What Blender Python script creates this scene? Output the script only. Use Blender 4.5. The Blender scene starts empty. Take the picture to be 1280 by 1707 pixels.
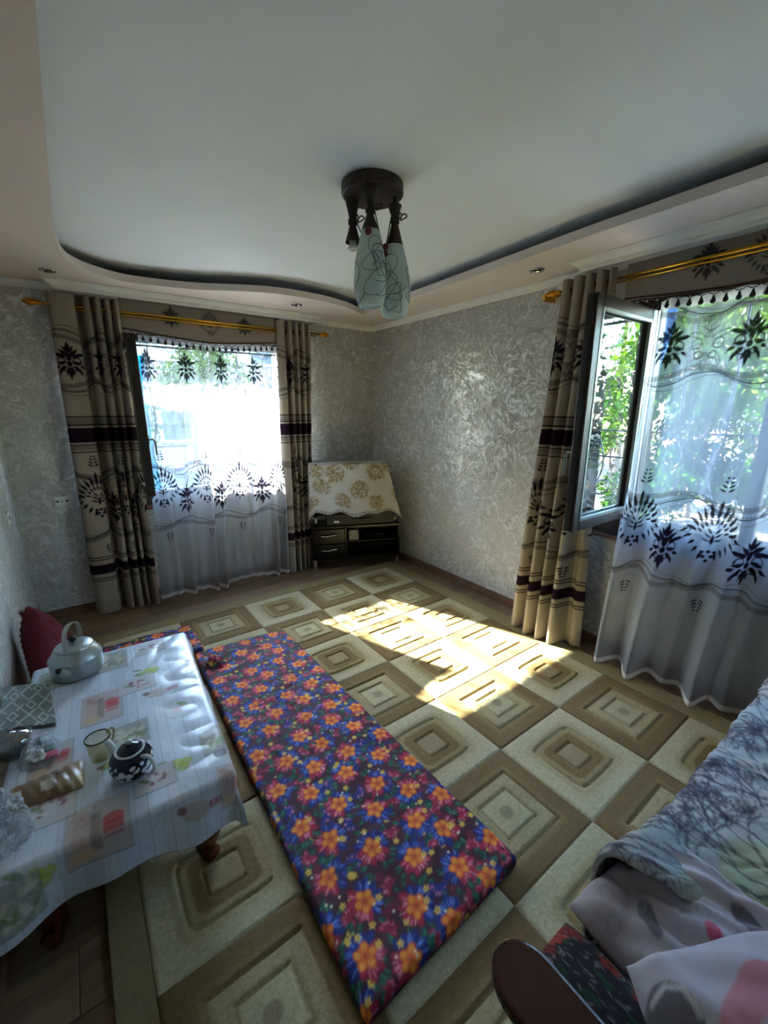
import bpy, math, random
import numpy as np
from mathutils import Vector, Matrix

PI = math.pi
scene = bpy.context.scene
COL = scene.collection

# ------------------------------------------------------------------ camera
CAM = Vector((-2.7982, -4.015, 1.6268)); PITCH, YAW, FPX = 0.2414, 0.6332, 701.58
cd = bpy.data.cameras.new('camera'); co = bpy.data.objects.new('camera', cd); COL.objects.link(co)
cd.sensor_fit = 'HORIZONTAL'; cd.sensor_width = 36.0; cd.lens = FPX / 1280 * 36.0
cd.clip_start = 0.05; cd.clip_end = 200
fw = Vector((math.sin(YAW) * math.cos(PITCH), math.cos(YAW) * math.cos(PITCH), -math.sin(PITCH)))
rt = Vector((math.cos(YAW), -math.sin(YAW), 0)); up = rt.cross(fw)
co.matrix_world = Matrix(((rt.x, up.x, -fw.x, CAM.x), (rt.y, up.y, -fw.y, CAM.y), (rt.z, up.z, -fw.z, CAM.z), (0, 0, 0, 1)))
scene.camera = co

# ------------------------------------------------------------------ world, sun, exposure
SUN_DIR = Vector((0.53, -1.45, -1.0)).normalized()
world = bpy.data.worlds.new('sky'); scene.world = world; world.use_nodes = True
wn = world.node_tree.nodes; wl = world.node_tree.links; wn.clear()
sky = wn.new('ShaderNodeTexSky'); sky.sky_type = 'NISHITA'; sky.sun_disc = False
sky.sun_elevation = math.asin(-SUN_DIR.z); sky.sun_rotation = math.atan2(-SUN_DIR.x, -SUN_DIR.y)
sky.air_density = 1.0; sky.dust_density = 0.6; sky.ozone_density = 1.5
bg = wn.new('ShaderNodeBackground'); bg.inputs['Strength'].default_value = 1.9
wo = wn.new('ShaderNodeOutputWorld'); wl.new(sky.outputs[0], bg.inputs[0]); wl.new(bg.outputs[0], wo.inputs[0])
sl = bpy.data.lights.new('sun', 'SUN'); sl.energy = 27.0; sl.angle = math.radians(0.6); sl.color = (1.0, 0.955, 0.86)
so = bpy.data.objects.new('sun', sl); COL.objects.link(so)
so.rotation_euler = SUN_DIR.to_track_quat('-Z', 'Y').to_euler(); so.location = (-4, 8, 7)
vs = scene.view_settings; scene.display_settings.display_device = 'sRGB'
vs.view_transform = 'Standard'; vs.look = 'None'; vs.gamma = 1.0; vs.use_curve_mapping = False
vs.exposure = 2.95

# ------------------------------------------------------------------ helpers
def lin(c):
    if isinstance(c, str):
        c = tuple(int(c[i:i + 2], 16) / 255 for i in (0, 2, 4))
    return tuple((x / 12.92 if x <= 0.04045 else ((x + 0.055) / 1.055) ** 2.4) for x in c[:3])

WL = {}
def wloc(o): return WL.get(o.name, Vector((0, 0, 0)))

def tag(o, label=None, cat=None, group=None, kind=None):
    if label: o['label'] = label
    if cat: o['category'] = cat
    if group: o['group'] = group
    if kind: o['kind'] = kind
    return o

def thing(name, loc, label=None, cat=None, group=None, kind=None):
    o = bpy.data.objects.new(name, None); COL.objects.link(o); o.location = loc
    o.empty_display_size = 0.05; WL[o.name] = Vector(loc)
    return tag(o, label, cat, group, kind)

def np_mesh(name, V, F, col=None):
    """V (n,3), F (m,k) index array with one face size"""
    me = bpy.data.meshes.new(name); V = np.asarray(V, np.float32); F = np.asarray(F, np.int32)
    me.vertices.add(len(V)); me.vertices.foreach_set('co', V.ravel())
    k = F.shape[1]; me.loops.add(F.size); me.loops.foreach_set('vertex_index', F.ravel())
    me.polygons.add(len(F)); me.polygons.foreach_set('loop_start', np.arange(0, F.size, k, dtype=np.int32))
    me.update(calc_edges=True)
    if col is not None:
        a = me.color_attributes.new('Col', 'FLOAT_COLOR', 'POINT')
        a.data.foreach_set('color', np.asarray(col, np.float32).ravel())
    return me

def smooth(me): me.polygons.foreach_set('use_smooth', [True] * len(me.polygons))

def link(name, me, mat, parent=None, loc=None):
    o = bpy.data.objects.new(name, me); COL.objects.link(o)
    if mat is not None and not me.materials: me.materials.append(mat)
    if parent: o.parent = parent; WL[o.name] = wloc(parent)
    elif loc is not None: o.location = loc; WL[o.name] = Vector(loc)
    return o

def grid(name, P, mat, parent=None, col=None, thick=0.0, tri=False):
    """P (ny,nx,3) world positions -> smooth grid object"""
    ny, nx = P.shape[:2]; V = P.reshape(-1, 3).astype(float)
    off = np.array(wloc(parent)) if parent else np.array([(V[:, 0].min() + V[:, 0].max()) / 2, (V[:, 1].min() + V[:, 1].max()) / 2, V[:, 2].min()])
    i = np.arange(nx * ny).reshape(ny, nx)
    F = np.stack([i[:-1, :-1], i[:-1, 1:], i[1:, 1:], i[1:, :-1]], -1).reshape(-1, 4)
    me = np_mesh(name, V - off, F, None if col is None else col.reshape(-1, 4)); smooth(me)
    o = link(name, me, mat, parent, None if parent else off)
    if thick:
        m = o.modifiers.new('thickness', 'SOLIDIFY'); m.thickness = thick; m.offset = 0
    return o

class MB:
    def __init__(s): s.v = []; s.f = []
    def add(s, vs, fs, xf=None):
        b = len(s.v)
        s.v += [tuple(xf(p)) if xf else tuple(p) for p in vs]; s.f += [tuple(b + i for i in f) for f in fs]; return s
    def box(s, x0, x1, y0, y1, z0, z1, xf=None):
        vs = [(x, y, z) for z in (z0, z1) for y in (y0, y1) for x in (x0, x1)]
        return s.add(vs, [(0, 2, 3, 1), (4, 5, 7, 6), (0, 1, 5, 4), (2, 6, 7, 3), (0, 4, 6, 2), (1, 3, 7, 5)], xf)
    def prism(s, poly, z0, z1, xf=None):
        n = len(poly); vs = [(x, y, z0) for x, y in poly] + [(x, y, z1) for x, y in poly]
        fs = [tuple(range(n - 1, -1, -1)), tuple(range(n, 2 * n))] + [(i, (i + 1) % n, n + (i + 1) % n, n + i) for i in range(n)]
        return s.add(vs, fs, xf)
    def tube(s, pts, r, n=8, closed=False, cap=True, xf=None):
        pts = [Vector(p) for p in pts]; m = len(pts); rr = r if isinstance(r, (list, tuple)) else [r] * m
        vs = []; fs = []; N = None
        for k in range(m):
            a = pts[(k - 1) % m] if (closed or k > 0) else pts[k]; b = pts[(k + 1) % m] if (closed or k < m - 1) else pts[k]
            t = (b - a).normalized()
            if N is None:
                N = t.orthogonal().normalized()
            else:
                N = (N - t * N.dot(t)); N = N.normalized() if N.length > 1e-6 else t.orthogonal().normalized()
            B = t.cross(N)
            for j in range(n):
                an = 2 * PI * j / n; vs.append(pts[k] + (N * math.cos(an) + B * math.sin(an)) * rr[k])
        for k in range(m if closed else m - 1):
            for j in range(n):
                a0 = k * n + j; a1 = k * n + (j + 1) % n; k2 = (k + 1) % m
                fs.append((a0, a1, k2 * n + (j + 1) % n, k2 * n + j))
        if cap and not closed:
            fs.append(tuple(range(n - 1, -1, -1))); fs.append(tuple((m - 1) * n + j for j in range(n)))
        return s.add(vs, fs, xf)
    def lathe(s, prof, c=(0, 0, 0), n=24, xf=None, cap=True):
        vs = []; fs = []; m = len(prof)
        for r, z in prof:
            for j in range(n):
                a = 2 * PI * j / n; vs.append((c[0] + r * math.cos(a), c[1] + r * math.sin(a), c[2] + z))
        for k in range(m - 1):
            for j in range(n):
                fs.append((k * n + j, k * n + (j + 1) % n, (k + 1) * n + (j + 1) % n, (k + 1) * n + j))
        if cap and prof[0][0] > 1e-5: fs.append(tuple(range(n - 1, -1, -1)))
        if cap and prof[-1][0] > 1e-5: fs.append(tuple((m - 1) * n + j for j in range(n)))
        return s.add(vs, fs, xf)
    def ball(s, c, r, sx=1, sy=1, sz=1, n=12, m=8, xf=None):
        return s.lathe([(max(1e-6, r * math.sin(PI * k / m)), -r * sz * math.cos(PI * k / m)) for k in range(m + 1)], (0, 0, 0), n,
                       (lambda p: (lambda q: xf(q) if xf else q)((c[0] + p[0] * sx, c[1] + p[1] * sy, c[2] + p[2]))))
    def build(s, name, mat, parent=None, sm=False, bev=0, seg=2, col=None):
        V = np.array(s.v, float)
        off = np.array(wloc(parent)) if parent else np.array([(V[:, 0].min() + V[:, 0].max()) / 2, (V[:, 1].min() + V[:, 1].max()) / 2, V[:, 2].min()])
        me = bpy.data.meshes.new(name); me.from_pydata((V - off).tolist(), [], s.f); me.update()
        if sm: smooth(me)
        o = link(name, me, mat, parent, None if parent else off)
        if bev:
            m = o.modifiers.new('bevel', 'BEVEL'); m.width = bev; m.segments = seg; m.limit_method = 'ANGLE'; m.angle_limit = math.radians(40)
        return o

def spline(pts, n=8, closed=False):
    P = [np.array(p, float) for p in pts]; m = len(P); out = []
    for k in range(m if closed else m - 1):
        if closed: a, b, c, d = P[k - 1], P[k], P[(k + 1) % m], P[(k + 2) % m]
        else: a, b, c, d = P[max(k - 1, 0)], P[k], P[k + 1], P[min(k + 2, m - 1)]
        for t in np.linspace(0, 1, n, endpoint=False):
            out.append(0.5 * ((2 * b) + (c - a) * t + (2 * a - 5 * b + 4 * c - d) * t * t + (3 * b - a - 3 * c + d) * t ** 3))
    if not closed: out.append(P[-1])
    return np.array(out)

# ------------------------------------------------------------------ pattern canvas (colours for mesh vertices)
class Canvas:
    fade = 1.0
    def __init__(s, W, H, res, bg, alpha=1.0):
        s.nx = int(round(W / res)) + 1; s.ny = int(round(H / res)) + 1; s.W = W; s.H = H; s.res = res
        s.x = np.linspace(0, W, s.nx); s.y = np.linspace(0, H, s.ny)
        s.a = np.zeros((s.ny, s.nx, 4)); s.a[..., :3] = lin(bg); s.a[..., 3] = alpha
    def _w(s, x0, x1, y0, y1):
        i0 = max(0, int((x0 / s.W) * (s.nx - 1)) - 1); i1 = min(s.nx, int((x1 / s.W) * (s.nx - 1)) + 3)
        j0 = max(0, int((y0 / s.H) * (s.ny - 1)) - 1); j1 = min(s.ny, int((y1 / s.H) * (s.ny - 1)) + 3)
        if i1 <= i0 or j1 <= j0: return None
        X, Y = np.meshgrid(s.x[i0:i1], s.y[j0:j1]); return (slice(j0, j1), slice(i0, i1)), X, Y
    def put(s, sl, cov, col, al=None, op=1.0):
        cov = (np.clip(cov, 0, 1) * op * s.fade)[..., None]; c = np.array(lin(col))
        s.a[sl][..., :3] = s.a[sl][..., :3] * (1 - cov) + c * cov
        if al is not None: s.a[sl][..., 3:] = s.a[sl][..., 3:] * (1 - cov) + al * cov
    def ellipse(s, x, y, a, b, ang, col, al=None, op=1.0):
        m = max(a, b) + s.res; w = s._w(x - m, x + m, y - m, y + m)
        if not w: return
        sl, X, Y = w; c, q = math.cos(ang), math.sin(ang); u = (X - x) * c + (Y - y) * q; v = -(X - x) * q + (Y - y) * c
        s.put(sl, (1 - np.sqrt((u / a) ** 2 + (v / b) ** 2)) * min(a, b) / s.res + .5, col, al, op)
    def leaf(s, x, y, ang, L, wd, col, al=None, op=1.0, line=0):
        w = s._w(x - L - s.res, x + L + s.res, y - L - s.res, y + L + s.res)
        if not w: return
        sl, X, Y = w; c, q = math.cos(ang), math.sin(ang); u = ((X - x) * c + (Y - y) * q) / L; v = -(X - x) * q + (Y - y) * c
        hw = np.where((u > 0) & (u < 1), wd * np.sin(PI * np.clip(u, 0, 1) ** .75), -s.res)
        d = hw - np.abs(v)
        if line: d = np.where((u > 0) & (u < 1), line / 2 - np.abs(d), -s.res)
        s.put(sl, d / s.res + .5, col, al, op)
    def stroke(s, pts, wd, col, al=None, op=1.0):
        pts = np.asarray(pts, float)
        for (x0, y0), (x1, y1) in zip(pts[:-1], pts[1:]):
            m = wd + s.res; w = s._w(min(x0, x1) - m, max(x0, x1) + m, min(y0, y1) - m, max(y0, y1) + m)
            if not w: continue
            sl, X, Y = w; dx, dy = x1 - x0, y1 - y0; t = np.clip(((X - x0) * dx + (Y - y0) * dy) / (dx * dx + dy * dy + 1e-12), 0, 1)
            s.put(sl, (wd / 2 - np.hypot(X - x0 - t * dx, Y - y0 - t * dy)) / s.res + .5, col, al, op)
    def ring(s, x, y, r, wd, col, al=None, op=1.0):
        m = r + wd + s.res; w = s._w(x - m, x + m, y - m, y + m)
        if not w: return
        sl, X, Y = w; s.put(sl, (wd / 2 - np.abs(np.hypot(X - x, Y - y) - r)) / s.res + .5, col, al, op)
    def rect(s, x0, x1, y0, y1, col, al=None, op=1.0):
        w = s._w(x0, x1, y0, y1)
        if not w: return
        sl, X, Y = w; d = np.minimum(np.minimum(X - x0, x1 - X), np.minimum(Y - y0, y1 - Y)); s.put(sl, d / s.res + .5, col, al, op)
    def wave(s, f, wd, col, al=None, op=1.0):
        X, Y = np.meshgrid(s.x, s.y); s.put((slice(None), slice(None)), (wd / 2 - np.abs(Y - f(X))) / s.res + .5, col, al, op)

# ------------------------------------------------------------------ materials
def new_mat(name):
    m = bpy.data.materials.new(name); m.use_nodes = True; nt = m.node_tree
    return m, nt, nt.nodes['Principled BSDF'], nt.nodes['Material Output']

def setp(p, **k):
    names = {'rough': 'Roughness', 'metal': 'Metallic', 'spec': 'Specular IOR Level', 'trans': 'Transmission Weight', 'ior': 'IOR', 'coat': 'Coat Weight', 'sheen': 'Sheen Weight', 'alpha': 'Alpha', 'sss': 'Subsurface Weight'}
    for a, b in k.items(): p.inputs[names[a]].default_value = b

def noise_bump(nt, p, scale, strength, dist=0.01, detail=4, coord='Object'):
    tc = nt.nodes.new('ShaderNodeTexCoord'); n = nt.nodes.new('ShaderNodeTexNoise'); n.inputs['Scale'].default_value = scale; n.inputs['Detail'].default_value = detail
    b = nt.nodes.new('ShaderNodeBump'); b.inputs['Strength'].default_value = strength; b.inputs['Distance'].default_value = dist
    nt.links.new(tc.outputs[coord], n.inputs['Vector']); nt.links.new(n.outputs['Fac'], b.inputs['Height']); nt.links.new(b.outputs[0], p.inputs['Normal'])
    return n

def plain(name, col, rough=.6, metal=0, var=.06, scale=8, bump=0, bscale=60, **k):
    m, nt, p, o = new_mat(name); c = lin(col)
    tc = nt.nodes.new('ShaderNodeTexCoord'); n = nt.nodes.new('ShaderNodeTexNoise'); n.inputs['Scale'].default_value = scale; n.inputs['Detail'].default_value = 5
    r = nt.nodes.new('ShaderNodeValToRGB'); r.color_ramp.elements[0].position = .3; r.color_ramp.elements[1].position = .7
    r.color_ramp.elements[0].color = (*[x * (1 - var) for x in c], 1); r.color_ramp.elements[1].color = (*[min(1, x * (1 + var)) for x in c], 1)
    nt.links.new(tc.outputs['Object'], n.inputs['Vector']); nt.links.new(n.outputs['Fac'], r.inputs['Fac']); nt.links.new(r.outputs[0], p.inputs['Base Color'])
    setp(p, rough=rough, metal=metal, **k)
    if bump: noise_bump(nt, p, bscale, bump)
    return m

def painted(name, rough=.85, bump=.15, bscale=250, var=.12, vscale=40, **k):
    """colour from the mesh's own printed pattern, with woven grain"""
    m, nt, p, o = new_mat(name)
    at = nt.nodes.new('ShaderNodeAttribute'); at.attribute_name = 'Col'
    tc = nt.nodes.new('ShaderNodeTexCoord'); n = nt.nodes.new('ShaderNodeTexNoise'); n.inputs['Scale'].default_value = vscale; n.inputs['Detail'].default_value = 6
    mr = nt.nodes.new('ShaderNodeMapRange'); mr.inputs['From Min'].default_value = .25; mr.inputs['From Max'].default_value = .75
    mr.inputs['To Min'].default_value = 1 - var; mr.inputs['To Max'].default_value = 1 + var
    mx = nt.nodes.new('ShaderNodeVectorMath'); mx.operation = 'SCALE'
    nt.links.new(tc.outputs['Object'], n.inputs['Vector']); nt.links.new(n.outputs['Fac'], mr.inputs[0])
    nt.links.new(at.outputs['Color'], mx.inputs[0]); nt.links.new(mr.outputs[0], mx.inputs['Scale']); nt.links.new(mx.outputs[0], p.inputs['Base Color'])
    setp(p, rough=rough, **k)
    if bump: noise_bump(nt, p, bscale, bump, .004)
    return m

def cloth_trans(name, trans=.25, alpha_attr=False):
    """curtain fabric: diffuse plus some light passing; the sheer also lets sight through by the weave's density"""
    m, nt, p, o = new_mat(name); nt.nodes.remove(p); L = nt.links
    at = nt.nodes.new('ShaderNodeAttribute'); at.attribute_name = 'Col'
    d = nt.nodes.new('ShaderNodeBsdfDiffuse'); t = nt.nodes.new('ShaderNodeBsdfTranslucent'); mx = nt.nodes.new('ShaderNodeMixShader'); mx.inputs[0].default_value = trans
    L.new(at.outputs['Color'], d.inputs[0]); L.new(at.outputs['Color'], t.inputs[0]); L.new(d.outputs[0], mx.inputs[1]); L.new(t.outputs[0], mx.inputs[2])
    tc = nt.nodes.new('ShaderNodeTexCoord'); n = nt.nodes.new('ShaderNodeTexNoise'); n.inputs['Scale'].default_value = 220
    b = nt.nodes.new('ShaderNodeBump'); b.inputs['Strength'].default_value = .15; b.inputs['Distance'].default_value = .003
    L.new(tc.outputs['Object'], n.inputs['Vector']); L.new(n.outputs['Fac'], b.inputs['Height']); L.new(b.outputs[0], d.inputs['Normal'])
    if alpha_attr:
        tr = nt.nodes.new('ShaderNodeBsdfTransparent'); m2 = nt.nodes.new('ShaderNodeMixShader')
        L.new(at.outputs['Alpha'], m2.inputs[0]); L.new(tr.outputs[0], m2.inputs[1]); L.new(mx.outputs[0], m2.inputs[2]); L.new(m2.outputs[0], o.inputs[0])
    else: L.new(mx.outputs[0], o.inputs[0])
    return m

def wall_mat():
    m, nt, p, o = new_mat('pearl_plaster'); L = nt.links; N = nt.nodes
    tc = N.new('ShaderNodeTexCoord')
    n1 = N.new('ShaderNodeTexNoise'); n1.inputs['Scale'].default_value = 3.2; n1.inputs['Detail'].default_value = 4; n1.inputs['Distortion'].default_value = 1.0
    L.new(tc.outputs['Object'], n1.inputs['Vector'])
    mp = N.new('ShaderNodeVectorMath'); mp.operation = 'SCALE'; mp.inputs['Scale'].default_value = .45; L.new(n1.outputs['Color'], mp.inputs[0])
    ad = N.new('ShaderNodeVectorMath'); L.new(tc.outputs['Object'], ad.inputs[0]); L.new(mp.outputs[0], ad.inputs[1])
    n2 = N.new('ShaderNodeTexNoise'); n2.inputs['Scale'].default_value = 12; n2.inputs['Detail'].default_value = 7; n2.inputs['Roughness'].default_value = .62; n2.inputs['Distortion'].default_value = 1.8
    L.new(ad.outputs[0], n2.inputs['Vector'])
    r = N.new('ShaderNodeValToRGB'); e = r.color_ramp.elements
    e[0].position = .36; e[0].color = (*lin('9c9b97'), 1); e[1].position = .66; e[1].color = (*lin('d6d9d7'), 1)
    x = r.color_ramp.elements.new(.52); x.color = (*lin('b1b1ad'), 1)
    L.new(n2.outputs['Fac'], r.inputs['Fac']); L.new(r.outputs[0], p.inputs['Base Color'])
    r2 = N.new('ShaderNodeMapRange'); r2.inputs['From Min'].default_value = .5; r2.inputs['From Max'].default_value = .66; r2.inputs['To Min'].default_value = .62; r2.inputs['To Max'].default_value = .34
    L.new(n2.outputs['Fac'], r2.inputs[0]); L.new(r2.outputs[0], p.inputs['Roughness'])
    r3 = N.new('ShaderNodeMapRange'); r3.inputs['From Min'].default_value = .52; r3.inputs['From Max'].default_value = .66; r3.inputs['To Min'].default_value = 0; r3.inputs['To Max'].default_value = .55
    L.new(n2.outputs['Fac'], r3.inputs[0]); L.new(r3.outputs[0], p.inputs['Metallic'])
    b = N.new('ShaderNodeBump'); b.inputs['Strength'].default_value = .35; b.inputs['Distance'].default_value = .006
    L.new(n2.outputs['Fac'], b.inputs['Height']); L.new(b.outputs[0], p.inputs['Normal'])
    return m

def wood_mat(name, c0, c1, rough=.45, scale=1.0, axis=0, rnd=.25):
    m, nt, p, o = new_mat(name); L = nt.links; N = nt.nodes
    tc = N.new('ShaderNodeTexCoord'); mp = N.new('ShaderNodeMapping'); s = [14 * scale] * 3; s[axis] = 1.2 * scale; mp.inputs['Scale'].default_value = s
    oi = N.new('ShaderNodeObjectInfo'); ad = N.new('ShaderNodeVectorMath'); cb = N.new('ShaderNodeCombineXYZ'); ml = N.new('ShaderNodeMath'); ml.operation = 'MULTIPLY'; ml.inputs[1].default_value = 37
    L.new(oi.outputs['Random'], ml.inputs[0]); L.new(ml.outputs[0], cb.inputs[0]); L.new(ml.outputs[0], cb.inputs[1])
    L.new(tc.outputs['Object'], mp.inputs[0]); L.new(mp.outputs[0], ad.inputs[0]); L.new(cb.outputs[0], ad.inputs[1])
    n = N.new('ShaderNodeTexNoise'); n.inputs['Scale'].default_value = 1.0; n.inputs['Detail'].default_value = 7; n.inputs['Roughness'].default_value = .65; n.inputs['Distortion'].default_value = 1.2
    L.new(ad.outputs[0], n.inputs['Vector'])
    r = N.new('ShaderNodeValToRGB'); r.color_ramp.elements[0].position = .28; r.color_ramp.elements[1].position = .72
    r.color_ramp.elements[0].color = (*lin(c0), 1); r.color_ramp.elements[1].color = (*lin(c1), 1); L.new(n.outputs['Fac'], r.inputs['Fac'])
    mr = N.new('ShaderNodeMapRange'); mr.inputs['To Min'].default_value = 1 - rnd; mr.inputs['To Max'].default_value = 1 + rnd; L.new(oi.outputs['Random'], mr.inputs[0])
    sc = N.new('ShaderNodeVectorMath'); sc.operation = 'SCALE'; L.new(r.outputs[0], sc.inputs[0]); L.new(mr.outputs[0], sc.inputs['Scale']); L.new(sc.outputs[0], p.inputs['Base Color'])
    b = N.new('ShaderNodeBump'); b.inputs['Strength'].default_value = .08; b.inputs['Distance'].default_value = .003; L.new(n.outputs['Fac'], b.inputs['Height']); L.new(b.outputs[0], p.inputs['Normal'])
    setp(p, rough=rough); return m

def glass_mat(name, col='ffffff', rough=0.0, ior=1.45, thin=True, base=.04):
    m, nt, p, o = new_mat(name)
    if thin:
        nt.nodes.remove(p); L = nt.links
        t = nt.nodes.new('ShaderNodeBsdfTransparent'); t.inputs[0].default_value = (*lin(col), 1)
        g = nt.nodes.new('ShaderNodeBsdfGlossy'); g.inputs['Roughness'].default_value = rough
        fr = nt.nodes.new('ShaderNodeLayerWeight'); fr.inputs['Blend'].default_value = .5; mx = nt.nodes.new('ShaderNodeMixShader')
        pw = nt.nodes.new('ShaderNodeMath'); pw.operation = 'POWER'; pw.inputs[1].default_value = 4.5; ma = nt.nodes.new('ShaderNodeMath'); ma.operation = 'MULTIPLY_ADD'; ma.inputs[1].default_value = .85; ma.inputs[2].default_value = base
        L.new(fr.outputs['Facing'], pw.inputs[0]); L.new(pw.outputs[0], ma.inputs[0]); L.new(ma.outputs[0], mx.inputs[0]); L.new(t.outputs[0], mx.inputs[1]); L.new(g.outputs[0], mx.inputs[2]); L.new(mx.outputs[0], o.inputs[0])
    else:
        setp(p, trans=1.0, rough=rough, ior=ior); p.inputs['Base Color'].default_value = (*lin(col), 1)
    return m

def film_mat(name, op=.35, rough=.12):
    """crinkled clear plastic film"""
    m, nt, p, o = new_mat(name); L = nt.links
    p.inputs['Base Color'].default_value = (*lin('dfe6ea'), 1); setp(p, rough=rough, alpha=1)
    noise_bump(nt, p, 55, .9, .02, 3)
    t = nt.nodes.new('ShaderNodeBsdfTransparent'); mx = nt.nodes.new('ShaderNodeMixShader')
    lw = nt.nodes.new('ShaderNodeLayerWeight'); lw.inputs['Blend'].default_value = .35
    mr = nt.nodes.new('ShaderNodeMapRange'); mr.inputs['To Min'].default_value = op; mr.inputs['To Max'].default_value = op + .4
    L.new(lw.outputs['Facing'], mr.inputs[0]); L.new(mr.outputs[0], mx.inputs[0]); L.new(t.outputs[0], mx.inputs[1]); L.new(p.outputs[0], mx.inputs[2]); L.new(mx.outputs[0], o.inputs[0])
    return m

M = {}
M['wall'] = wall_mat()
M['ceil'] = plain('ceiling_paint', 'dce5ea', .75, var=.02, scale=3, bump=.03, bscale=300)
M['soffit'] = plain('soffit_paint', 'd3c8c0', .7, var=.03, scale=3, bump=.03, bscale=300)
M['crown'] = plain('crown_paint', 'd9d8d2', .6, var=.05, scale=12)
M['plank'] = wood_mat('laminate', '5a4636', '8d7459', .42, 1.0, 0)
M['base'] = wood_mat('baseboard_wood', '54392a', '7a5640', .45, 1.0, 0, .05)
M['frame'] = wood_mat('dark_brown_pvc', '20150f', '35241a', .35, 1.0, 2, .05)
M['silver'] = plain('spacer_aluminium', '8d938e', .35, .5)
M['sill'] = wood_mat('sill_wood', '4a2d1f', '6b4430', .4)
M['rubber'] = plain('black_gasket', '0c0d10', .4)
M['glass'] = glass_mat('window_glass', 'f2f6f4', 0, 1.3)
M['gold'] = plain('polished_brass', 'd8a63a', .22, 1.0, var=.08, scale=30)
M['goldfacet'] = plain('faceted_amber_brass', 'c98a1e', .16, .9, var=.35, scale=90, bump=.6, bscale=120)
M['iron'] = plain('wrought_iron', '17191b', .55, .3)
M['drape'] = cloth_trans('drape_fabric', .05)
M['sheer'] = cloth_trans('sheer_voile', .34, True)
M['valance'] = painted('valance_satin', .6, .05, 200, .05)
M['gimp'] = plain('brown_braid', '4b3226', .8, bump=.8, bscale=180)
M['tassel'] = plain('black_tassel', '0d0b0e', .5)
M['tcap'] = plain('tassel_cap', 'b6b0a8', .35, .5)
M['bronze'] = plain('dark_bronze_metal', '3b322e', .42, .55, var=.15, scale=25)
def shade_mat():
    m, nt, p, o = new_mat('frosted_glass'); L = nt.links; p.inputs['Base Color'].default_value = (*lin('e3eeea'), 1); setp(p, rough=.3)
    t = nt.nodes.new('ShaderNodeBsdfTranslucent'); t.inputs[0].default_value = (*lin('e3eeea'), 1); mx = nt.nodes.new('ShaderNodeMixShader'); mx.inputs[0].default_value = .5
    n = noise_bump(nt, p, 200, .05); L.new(p.outputs[0], mx.inputs[1]); L.new(t.outputs[0], mx.inputs[2]); L.new(mx.outputs[0], o.inputs[0]); return m
M['shade'] = shade_mat()
M['wire'] = plain('shade_scribble', '3b4146', .5)
M['rope'] = plain('dark_rope', '3a302b', .9, bump=.6, bscale=300)
M['bead'] = plain('red_bead', '6d1220', .35)
M['white'] = plain('white_plastic', 'dcdcd6', .4)
M['chrome'] = plain('chrome', 'c8cacc', .15, 1.0, var=.02)
M['black'] = plain('black_lacquer', '05070a', .22, var=.1, spec=.25)
M['blackmat'] = plain('black_plastic', '101114', .5)
M['pile'] = painted('carpet_pile', .95, .7, 420, .22, 90)
M['floral'] = painted('floral_cotton', .8, .12, 300, .06)
M['cover'] = painted('oilcloth_print', .28, .04, 60, .04)
M['embro'] = painted('embroidered_cloth', .8, .3, 120, .06)
M['blanket'] = painted('printed_fleece', .9, .35, 180, .08)
M['sheet'] = painted('printed_cotton', .85, .1, 260, .04)
M['mahog'] = plain('mahogany_lacquer', '38110c', .2, var=.18, scale=6)
M['leg'] = wood_mat('leg_varnish', '3c1609', '6d2c12', .25, 1.0, 2, .05)
M['alu'] = plain('dull_aluminium', 'a9b0ae', .36, .85, var=.08, scale=10)
M['ceramic'] = painted('glazed_ceramic', .12, 0, 100, .03)
M['whiteglaze'] = plain('white_glaze', 'c7d0d2', .12)
M['amber'] = glass_mat('tinted_glass', 'e6dfc6', 0, 1.3, base=.07)
M['clear'] = glass_mat('clear_glass', 'eef3f4', .03, 1.5, base=.22)
M['film'] = film_mat('plastic_film', .10, .06)
M['film2'] = film_mat('thick_plastic_film', .22, .07)
M['pack'] = painted('printed_wrapper', .3, .25, 40, .05)
M['greycover'] = painted('grey_laminated_print', .3, .05, 50, .04)
M['jam'] = plain('dark_jam', '14040c', .2)
M['sweet'] = plain('white_sweets', 'c9c6c0', .6)
M['pinktag'] = plain('pink_print', 'c04a6c', .5)
M['teal'] = plain('teal_print', '1d5a58', .5)
M['knit'] = plain('crimson_knit', '5e0a1c', .95, var=.25, scale=60, bump=.5, bscale=200)
M['darkcloth'] = plain('dark_upholstery', '241a1a', .9, bump=.4, bscale=200)
M['bark'] = plain('bark', '4b3d30', .95, var=.25, scale=20, bump=.8, bscale=40)
M['leafmat'] = cloth_trans('leaves', .35)
M['tarp'] = None
M['ground'] = plain('pale_paving', '57534d', .95, var=.12, scale=1.5)
M['house'] = plain('pale_pink_render', '5e524d', .9, var=.06)
M['roof'] = plain('roof_sheet', '7a6f6a', .7)
M['pane'] = plain('far_pane', '3c4650', .15)

# ================================================================== THE SETTING
XL, YF, TH = -3.195, -4.62, 0.45
ZS, ZL, ZC = 2.475, 2.522, 2.585            # soffit, top of its lip, upper ceiling
BO = (-2.80, -0.98, 0.82, 2.20)             # back window opening  x0 x1 z0 z1
RO = (-4.05, -2.26, 0.82, 2.25)             # right window opening y0 y1 z0 z1

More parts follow.
